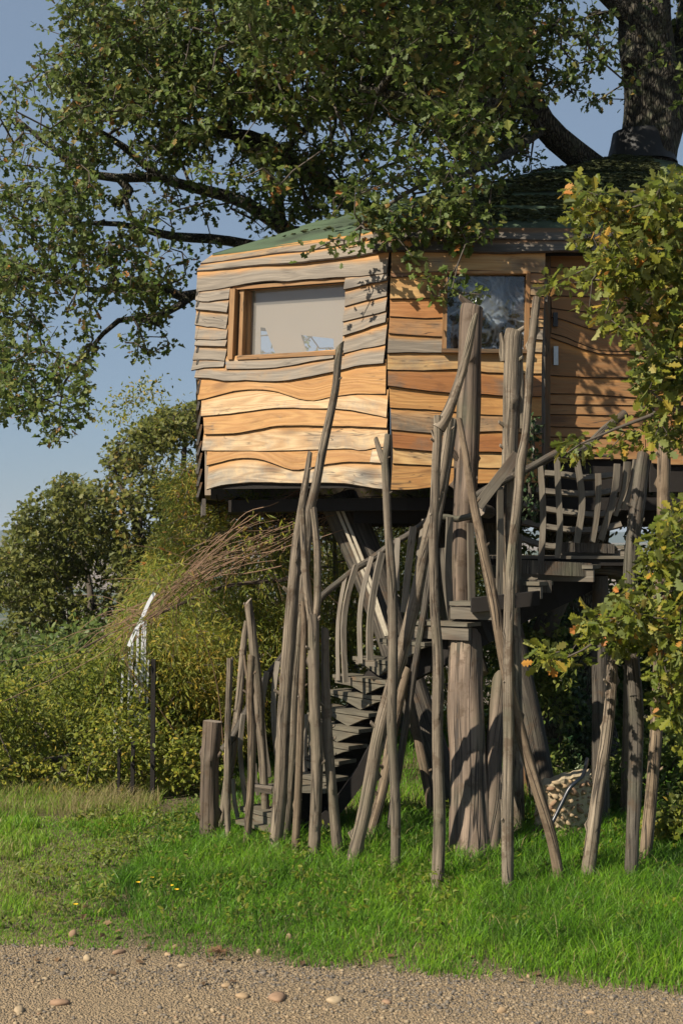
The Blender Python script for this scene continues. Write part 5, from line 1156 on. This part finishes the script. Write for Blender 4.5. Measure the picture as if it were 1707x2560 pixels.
# soil under the grass
ed = mth(n, l, 'ADD', sep.outputs['Y'], mth(n, l, 'MULTIPLY', sep.outputs['X'], .25))
ed = mth(n, l, 'ADD', ed, mth(n, l, 'MULTIPLY', mth(n, l, 'SUBTRACT', mid.outputs[0], .5), .5))
soil = mixc(n, l, (.09, .08, .035), (.23, .175, .09), mid.outputs[0])
c = mixc(n, l, c, soil, ramp_out(n, l, ed, 7.15, 7.5))
fn_ = N(n, 'ShaderNodeTexNoise', Scale=.011, Detail=2.0); l.new(geo.outputs['Position'], fn_.inputs['Vector'])
far = mixc(n, l, (.055, .075, .028), (.22, .17, .12), ramp_out(n, l, fn_.outputs[0], .46, .50))
c = mixc(n, l, c, far, ramp_out(n, l, sep.outputs['Y'], 30, 60))
l.new(c, b.inputs['Base Color']); b.inputs['Roughness'].default_value = .95
bp = N(n, 'ShaderNodeBump', Strength=1.0, Distance=.02)
hh = mth(n, l, 'ADD', mth(n, l, 'SUBTRACT', 1.0, vo.outputs['Distance']), mth(n, l, 'ADD', mth(n, l, 'MULTIPLY', mid.outputs[0], 1.6), mth(n, l, 'SUBTRACT', .6, vo2.outputs['Distance'], True)))
l.new(hh, bp.inputs['Height']); l.new(bp.outputs[0], b.inputs['Normal'])
me = bpy.data.meshes.new('ground'); me.from_pydata(V, [], Fc); me.materials.append(gmat)
me.polygons.foreach_set('use_smooth', [True]*len(me.polygons))
tag(link('ground', me), 'gravel track and lawn falling away to a wide valley', kind='structure')

# far wooded ridge
hm_ = plain('far_woods', (.045, .065, .035), 1, 0, 0, .02, .4)
V, Fc = [], []; X = np.linspace(-2600, 2600, 160)
for i, x in enumerate(X):
    h = 40+12*noise.noise(Vector((x*.0022, 1, 0)))+6*noise.noise(Vector((x*.012, 2, 0)))+2.5*noise.noise(Vector((x*.05, 3, 0)))
    if x < -700: h += 0
    V += [(x, 3000, -30), (x, 3250, h*.55-4), (x, 3500, h-20+2.2), (x, 4200, -30)]
for i in range(len(X)-1):
    for k in range(3): Fc.append((i*4+k, (i+1)*4+k, (i+1)*4+k+1, i*4+k+1))
me = bpy.data.meshes.new('hills'); me.from_pydata(V, [], Fc); me.materials.append(hm_); me.polygons.foreach_set('use_smooth', [True]*len(me.polygons))
tag(link('hills', me), 'low blue wooded ridge on the horizon', kind='structure')

# ------------------------------------------------------------------ stones: loose gravel as a mass, the larger ones one by one
def stone_mesh(seed, sub=1):
    import bmesh
    bm = bmesh.new(); bmesh.ops.create_icosphere(bm, subdivisions=sub, radius=1)
    r_ = random.Random(seed)
    sx, sy, sz = r_.uniform(.8, 1.25), r_.uniform(.7, 1.0), r_.uniform(.42, .72)
    for v_ in bm.verts:
        v_.co *= 1+.32*noise.noise(v_.co*1.1+Vector((seed*7, 0, 0))); v_.co = Vector((v_.co.x*sx, v_.co.y*sy, v_.co.z*sz))
    me = bpy.data.meshes.new('stone'); bm.to_mesh(me); bm.free(); return me
pebm, n, l, b = mat('pebble'); at = N(n, 'ShaderNodeAttribute', attribute_name='hue')
pr_ = ramp(n, [(0, (.11, .10, .088)), (.25, (.22, .185, .14)), (.5, (.34, .26, .16)), (.8, (.42, .32, .19)), (1, (.32, .19, .11))]); l.new(at.outputs['Fac'], pr_.inputs[0])
geo = n.new('ShaderNodeNewGeometry'); no = N(n, 'ShaderNodeTexNoise', Scale=60.0, Detail=4.0); l.new(geo.outputs['Position'], no.inputs['Vector'])
l.new(mixc(n, l, pr_.outputs[0], (.12, .09, .06), mth(n, l, 'MULTIPLY', no.outputs[0], .45)), b.inputs['Base Color']); b.inputs['Roughness'].default_value = .85
protos = [stone_mesh(s) for s in range(6)]
PV = [np.array([tuple(v_.co) for v_ in m_.vertices]) for m_ in protos]; PF = [np.array([tuple(p.vertices) for p in m_.polygons]) for m_ in protos]
Vs, Fs_, Hs = [], [], []; base = 0
for k in range(30000):
    x = RNG.uniform(-2.3, 2.3); y = RNG.uniform(6.0, 7.9); e = edge(x)
    if y > e+.12 and RNG.uniform() < .93: continue
    dn_ = noise.noise(Vector((x*1.1, y*2.6, 5)))
    if dn_ < RNG.uniform(-.4, .4)-.18*(y > e-.5): continue
    s = .0035+.020*RNG.beta(.8, 5.5)
    j = RNG.integers(6); a = RNG.uniform(0, 6.28); ca, sa = math.cos(a), math.sin(a)
    v_ = PV[j]*s; v_ = np.stack([v_[:, 0]*ca-v_[:, 1]*sa, v_[:, 0]*sa+v_[:, 1]*ca, v_[:, 2]], 1)+np.array([x, y, gz(x, y)+s*.25])
    Vs.append(v_); Fs_.append(PF[j]+base); base += len(v_); Hs.append(np.full(len(v_), np.clip(RNG.beta(1.6, 1.6)-.25*(y > e-.55), 0, 1)))
Fs_ = np.concatenate(Fs_)
o = mesh_np('gravel', np.concatenate(Vs), Fs_.ravel(), np.full(len(Fs_), 3), pebm, None, np.concatenate(Hs), True)
tag(o, 'loose grey and tan gravel strewn over the track', 'gravel', kind='stuff')
ST = [(183, 2338, 26, .7, 1.0, 'blunt pinkish cone-shaped stone at the grass edge on the left'), (722, 2350, 17, .85, 1.7, 'upright oblong tan stone standing at the grass edge'), (219, 2398, 28, .6, .8, 'rounded buff stone on the gravel near the left'),
      (297, 2380, 30, .45, .45, 'flat buff stone at the left gravel edge'), (420, 2386, 22, .55, .5, 'small flat orange-buff stone left of the dry root tuft'), (458, 2414, 22, .5, .55, 'small oval stone below the dry root tuft'),
      (692, 2492, 58, .55, .35, 'largest flat tan stone half sunk in the middle of the track'), (606, 2488, 40, .6, .4, 'flat tan stone just left of the largest sunken stone'), (838, 2498, 55, .6, .32, 'long flat tan stone right of the largest sunken stone'), (966, 2502, 36, .5, .35, 'pale flat stone right of the track middle'),
      (1254, 2526, 24, .7, .8, 'round tan pebble on the right part of the track'), (48, 2524, 40, .5, .4, 'flat tan stone near the lower left corner'), (150, 2506, 50, .4, .35, 'broken flat stone patch in the lower left of the track'), (566, 2462, 36, .4, .35, 'low sandy stone above the sunken flat stones'), (532, 2526, 15, 1, 1, 'small reddish pebble in the lower middle'),
      (440, 2368, 18, .7, .8, 'small stone on the gravel edge by the grass'), (1320, 2440, 14, .8, .7, 'small dark pebble on the right gravel'), (648, 2380, 16, .9, 1.0, 'dark reddish stone just left below the upright stone'), (900, 2300, 18, .7, .7, 'small tan stone lying in the grass edge'), (1475, 2530, 22, .6, .5, 'flat pebble at the lower right of the track')]
smats = []
for q_, c_ in enumerate([(.33, .23, .13), (.37, .28, .17), (.28, .175, .105)]): smats.append(plain('stone_%s' % ['tan', 'buff', 'pink'][q_], c_, .85, 0, .25, 45, .3))
for k, (px, py, w_, ay, az, lab) in enumerate(ST):
    Y_ = GY(py+4); p = P(px, 1345, Y_); me = stone_mesh(100+k, 2); s = w_/2*Y_/F; h = s*az
    zs = [v_.co.z for v_ in me.vertices]; zz = max(zs)
    for v_ in me.vertices: v_.co = Vector((v_.co.x*s, v_.co.y*s*(.8 if az < 1.2 else .6), v_.co.z/zz*h))
    me.polygons.foreach_set('use_smooth', [True]*len(me.polygons)); me.materials.append(smats[(k*7+2) % 3])
    o = link('stone', me, None, (p.x, Y_, gz(p.x, Y_)+h*.35)); o.rotation_euler.z = k*1.3 if az < 1.2 else .2
    tag(o, lab, 'stone', 'larger stones on the track')

# ------------------------------------------------------------------ grass
def blades(name, x0, x1, y0, y1, n_, hfun, m, hb=0, wid=.0056):
    x = RNG.uniform(x0, x1, n_); u = RNG.uniform(0, 1, n_); y = y0*(y1/y0)**u
    h = np.array([hfun(a, b_) for a, b_ in zip(x, y)]); k = h > .012; x, y, h = x[k], y[k], h[k]; n_ = len(x)
    h = h*RNG.uniform(.55, 1.25, n_)
    th = RNG.uniform(0, 2*np.pi, n_); lean = RNG.uniform(.1, 1.0, n_)*h; la = th+RNG.normal(size=n_)*.8+1.2
    w_ = wid*RNG.uniform(.7, 1.4, n_)*(y/8.5)**.6
    z = np.array([gz(a, b_) for a, b_ in zip(x, y)])-.004
    W = np.zeros((n_, 7, 3)); wx, wy = np.cos(th)*w_/2, np.sin(th)*w_/2; lx, ly = np.cos(la)*lean, np.sin(la)*lean
    for r_, (f, wf, lf) in enumerate(((0, 1, 0), (.45, .85, .18), (.82, .55, .58))):
        W[:, 2*r_, 0] = x-wx*wf+lx*lf; W[:, 2*r_, 1] = y-wy*wf+ly*lf; W[:, 2*r_+1, 0] = x+wx*wf+lx*lf; W[:, 2*r_+1, 1] = y+wy*wf+ly*lf
        W[:, 2*r_, 2] = W[:, 2*r_+1, 2] = z+h*f*(1-.15*lf)
    W[:, 6, 0] = x+lx; W[:, 6, 1] = y+ly; W[:, 6, 2] = z+h*.88
    f = np.array([0, 1, 3, 2, 2, 3, 5, 4, 4, 5, 6]); FF = (np.arange(n_)[:, None]*7+f[None]).ravel(); CN = np.tile([4, 4, 3], n_)
    hv = np.array([noise.noise(Vector((a*1.1, b_*.9, 3))) + .6*noise.noise(Vector((a*4, b_*3, 8))) for a, b_ in zip(x, y)])
    dry = np.clip((-x*.9-1.3+(y-9)*.05), -.1, .22)
    hue = np.clip(.38+hv*.38+RNG.normal(size=n_)*.16+hb+dry, 0, 1)
    hue[RNG.uniform(0, 1, n_) < .035] = .97
    return mesh_np(name, W.reshape(-1, 3), FF, CN, m, None, np.repeat(hue, 7))
gmt = leaf_mat('grass_blade', [(0, (.055, .15, .008)), (.4, (.135, .31, .012)), (.7, (.25, .41, .022)), (.88, (.24, .24, .075)), (1, (.38, .31, .15))], .42, .45)
def hf(x, y):
    e = edge(x)
    d = y-e
    if d < .02: return 0
    nn_ = noise.noise(Vector((x*.9, y*.7, 1))); n2 = noise.noise(Vector((x*3.2, y*2.2, 6)))
    h = .055+.05*min(1, max(0, d-.25)/1.2)
    h += .07*max(0, min(1, (x+.55)/1.2))*min(1, d/.9)
    h += .075*max(0, min(1, (x-.7)/1.1))*min(1, d/.5)
    if 8.9 < y < 10.6 and x > -1.4: h += .06*(1+n2)
    if x < -.9: h *= .8
    if y > 10.6 and x < -.3: h += .03*max(0, n2+.2)
    h *= 1+.45*nn_+.4*n2
    if d < .45 and RNG.uniform() > d/.45+.15+n2*.8: h = 0
    if x < -1.2: h = max(h*(.45 if nn_+n2*.6 < -.1 else 1), .03)
    return min(h*.85, .2)
g = blades('grass', -3.3, 3.4, 6.5, 11.2, 150000, hf, gmt); tag(g, 'bright green lawn grass round the feet of the poles', 'grass', kind='stuff')
g = blades('meadow_grass', -5.0, 5.0, 11.0, 19.0, 60000, hf, gmt, .05, .005); tag(g, 'longer paler grass behind the poles', 'grass', kind='stuff')
# tall seeding stalks at the left meadow edge, taller tufts at the right
def hs(x, y): return .15+.10*noise.noise(Vector((x*3, y*3, 2)))
g = blades('dry_grass', -2.9, -1.5, 11.2, 12.3, 2600, hs, gmt, .34, .0035); tag(g, 'pale dry grass stalks along the left bushes', 'dry grass', kind='stuff')
def ht(x, y): return (.17+.08*noise.noise(Vector((x*3, y*3, 2)))) if noise.noise(Vector((x*2.1, y*1.7, 12))) > -.12 else 0
g = blades('tall_grass', .9, 3.0, 7.5, 9.6, 12000, ht, gmt, -.16, .0065); tag(g, 'tall dark grass tufts at the lower right', 'grass', kind='stuff')
# weeds round the feet of the poles
wz_ = []
for k in range(300):
    x = RNG.uniform(-2.0, 2.0); y = 10.9-3.2*RNG.uniform()**1.7; wz_.append((x, y, RNG.uniform(.04, .16)))
C, D = cluster_leaves(np.array(wz_), 20, .075); C[:, 2] = np.abs(C[:, 2])
tag(leaves_obj('weeds', C, D, .035, 'ovate', M['hedge'], None, RNG.uniform(0, .6, len(C)), .5), 'low broad-leaved weeds round the feet of the poles', 'weeds', kind='stuff')
# dandelions
fy = plain('yellow_petals', (.80, .50, .02), .6)
for k, (px, py, lab) in enumerate([(345, 2207, 'leftmost large yellow dandelion in the lawn'), (378, 2195, 'small yellow dandelion just right of the leftmost large one'), (188, 2262, 'lone yellow dandelion nearest the bare left patch'), (440, 2225, 'low yellow dandelion right of the pair'), (427, 2215, 'tallest thin yellow dandelion of the right pair'), (243, 2145, 'yellow dandelion farthest back on the left'), (1198, 2150, 'yellow flower at the foot of the massive old trunk')]):
    Y_ = GY(py+25); p = P(px, py, Y_); fl = tag(empty('dandelion', (p.x, Y_, 0)), lab, 'flower', 'yellow flowers in the lawn')
    mb = MB(); tube(mb, [Vector((p.x, Y_, -.01)), Vector((p.x+.004, Y_, p.z))], [.0018, .0015], 5, .03, .02, 0); mb.build('stalk', M['shade'], fl)
    mb = MB(); 
    for j in range(16):
        a = j*.3927*2.4; rr_ = .017 if j % 2 else .012; c0 = Vector((p.x+.004, Y_, p.z)); d_ = Vector((math.cos(a), math.sin(a), .35)).normalized(); s_ = Vector((-math.sin(a), math.cos(a), 0))*.004
        mb.add([c0-s_*.4, c0+s_*.4, c0+d_*rr_+s_, c0+d_*rr_-s_], [(0, 1, 2, 3)])
    mb.build('flower_head', fy, fl)
# fallen leaves and a dry root tuft
fm_ = leaf_mat('fallen_leaf', [(0, (.09, .055, .03)), (1, (.24, .15, .075))], .1, .7)
n_ = 130; x = RNG.uniform(-1.9, 2.2, n_); y = RNG.uniform(7.0, 9.0, n_); Cf = np.stack([x, y, np.array([gz(a, b_) for a, b_ in zip(x, y)])+.012], 1); Df = RNG.normal(size=(n_, 3)); Df[:, 2] *= .2
tag(leaves_obj('fallen_leaves', Cf, Df, .05, 'oak_small', fm_, None, RNG.uniform(0, 1, n_), .8), 'scattered brown fallen oak leaves along the grass edge', 'fallen leaves', kind='stuff')
rt = tag(empty('root_tuft', P(548, 2385, GY(2390))), 'dry brown uprooted grass tuft lying on the gravel edge', 'root tuft'); mb = MB(); rs = random.Random(3); c0 = P(550, 2388, GY(2390)); c0.z = .02
for k in range(46):
    a = rs.uniform(0, 6.28); l_ = rs.uniform(.03, .09); p1 = c0+Vector((math.cos(a)*l_*.5, math.sin(a)*l_*.5, rs.uniform(.0, .03))); p2 = c0+Vector((math.cos(a)*l_-.02, math.sin(a)*l_, rs.uniform(-.012, .03)))
    wisp(mb, [c0, p1, p2], .0018, 4, 5)
mb.build('roots', plain('dry_root', (.22, .12, .06), .9), rt)

# ------------------------------------------------------------------ pebble wall, hose, white railing, odds and ends
wall = tag(empty('pebble_wall', P(1400, 1345, 10.2)), 'low curved wall of rounded tan pebbles in sandy mortar', 'stone wall'); wall.location.z = 0
mort = plain('mortar', (.42, .34, .22), .95, 0, .8, 40, .3)
def wpt(u, z):                                  # u 0..1 along a gently convex face
    px = 1338+u*140; Yw = 10.03-.10*math.sin(u*math.pi)+.18*u*u
    p = P(px, 1345, Yw); return Vector((p.x, Yw, z))
def topz(u): return .43+.10*math.sin(min(1, u*1.3)*math.pi*.5)-.03*u+.022*noise.noise(Vector((u*9, 2, 0)))
mb = MB(); vs = []; nU, nZ = 20, 8
for i in range(nU):
    u = i/(nU-1)
    for j in range(nZ): z = -.05+(topz(u)+.05)*j/(nZ-1); vs.append(wpt(u, z)+Vector((0, .02+.006*noise.noise(Vector((u*20, z*20, 0))), 0)))
    for j in range(nZ): z = -.05+(topz(u)+.05)*(nZ-1-j)/(nZ-1); vs.append(wpt(u, z)+Vector((.04, .30, 0)))
m2 = 2*nZ; fs = [(i*m2+j, (i+1)*m2+j, (i+1)*m2+(j+1) % m2, i*m2+(j+1) % m2) for i in range(nU-1) for j in range(m2)]+[tuple(range(m2)), tuple(reversed(range((nU-1)*m2, nU*m2)))]
mb.add(vs, fs); mb.build('mortar', mort, wall)
pebs = []
for k in range(5):
    m_ = stone_mesh(300+k, 1); m_.name = 'pebble'; m_.polygons.foreach_set('use_smooth', [True]*len(m_.polygons)); m_.materials.append([smats[0], smats[1], smats[2], smats[1], smats[0]][k]); pebs.append(m_)
rs = random.Random(12)
placed = []
for k in range(900):
    u = rs.uniform(.0, 1.0); z = rs.uniform(.0, .56); r_ = rs.choice([.010, .014, .018, .023, .030])
    if k < 60: r_ = rs.uniform(.026, .036)
    if z > topz(u)-.004 or any((u-a)**2*.16+(z-b_)**2 < (r_+c_)**2*.72 for a, b_, c_ in placed): continue
    placed.append((u, z, r_)); p = wpt(u, z)
    o = link('pebble', pebs[rs.randrange(5)], wall); o.location = Vector((p.x, p.y+.010, p.z))-Vector(wall.location)
    o.scale = (r_*rs.uniform(1.0, 1.45), r_*.95, r_*rs.uniform(1.0, 1.5)); o.rotation_euler = (rs.uniform(-.4, .4), rs.uniform(-.9, .9), rs.uniform(-.4, .4))
print('pebbles', len(placed))

hs_ = tag(empty('hose', P(*c5(380, 1990), 9.85)), 'black plastic hose arching over the pebble wall', 'hose')
mb = MB(); tube(mb, [P(*c5(x, y), Y_) for x, y, Y_ in [(300, 2110, 9.7), (340, 2060, 9.75), (375, 1990, 9.82), (420, 1900, 9.85), (455, 1830, 9.87), (490, 1795, 9.9), (520, 1765, 10.1), (540, 1690, 10.6)]], [.014]*8, 10, .03, .0, 0); mb.build('tube', M['hose'], hs_, True)

wr = tag(empty('white_railing', P(340, 1345, 13.3)), 'white slatted railing half hidden in leaves at the left meadow edge', 'railing'); wr.location.z = 0
def fan(pts, w_, Y_):
    mb = MB(); slat(mb, [P(*c6(*p), Y_) for p in pts], w_/2.1386*Y_/F, .02, (1, .2, 0), 8); mb.build('slat', M['white'], wr)
for x, yt, yb, w_ in [(610, 1930, 2235, 12), (622, 1700, 2150, 9), (638, 1890, 2210, 12), (652, 1580, 2140, 14), (688, 1560, 2110, 13), (703, 1480, 2030, 14), (722, 1640, 2110, 14), (733, 1440, 2060, 15), (746, 1620, 2050, 10), (760, 1400, 2030, 18), (775, 1340, 2010, 10), (788, 1600, 1980, 12), (798, 1880, 1960, 22)]:
    fan([(x+6, yt), (x, (yt+yb)/2), (x-3, yb)], w_*.8, 12.8)
mb = MB(); slat(mb, [P(*c6(*p), 11.88) for p in [(690, 1530), (710, 1480), (760, 1380), (800, 1290), (828, 1245)]], .028, .02, (1, 0, 1), 12); mb.build('top_rail', M['white'], wr)
for x, yt, w_ in ((822, 1600, 22), (714, 2040, 18), (640, 2080, 14)):
    a = P(*c6(x, yt), 11.92); b_ = Vector((a.x-.01, 11.92, -.1)); mb = MB(); slat(mb, [b_, a], w_/2.1386*12.6/F, .05, (1, 0, 0), 3); mb.build('post', M['dark'], wr)
cr_ = tag(empty('board_stack', P(*c5(230, 1850), 12.0)), 'two short brown boards leaning under the stair by the pebble wall', 'boards')
for dx, m_ in ((0, 'frameb'), (34, 'frameb')):
    mb = MB(); slat(mb, [P(*c5(225+dx, 1860), 12.0), P(*c5(195+dx, 1580), 12.1)], .055, .03, (1, 0, 0), 3); mb.build('board', M[m_], cr_)
rb_ = tag(empty('red_board', P(*c4(600, 1600), 13)), 'reddish board standing in the shade behind the stair', 'board'); rb_.location.z = 0
rmt = plain('red_brown_paint', (.16, .055, .03), .7, 0, .1, 10, .3)
a = P(*c4(560, 1500), 13); b_ = P(*c4(680, 1640), 13)
for k in range(4):
    mb = MB(); mb.box((a.x+(b_.x-a.x)*(k+.5)/4, 13, (a.z-.1)/2), ((b_.x-a.x)/4-.006, .025, a.z+.1)); mb.build('plank', rmt, rb_)

# ------------------------------------------------------------------ thin blue air between here and the ridge
am = bpy.data.materials.new('air'); am.use_nodes = True; an = am.node_tree.nodes; an.remove(an['Principled BSDF'])
pv = an.new('ShaderNodeVolumePrincipled'); pv.inputs['Density'].default_value = .00015; pv.inputs['Color'].default_value = (.72, .84, 1, 1); pv.inputs['Anisotropy'].default_value = .1
am.node_tree.links.new(pv.outputs[0], an['Material Output'].inputs['Volume'])
mb = MB(); mb.box((0, 2120, -11), (5600, 4400, 122)); hz_ = mb.build('haze', am); tag(hz_, 'thin blue haze over the far valley', kind='stuff')
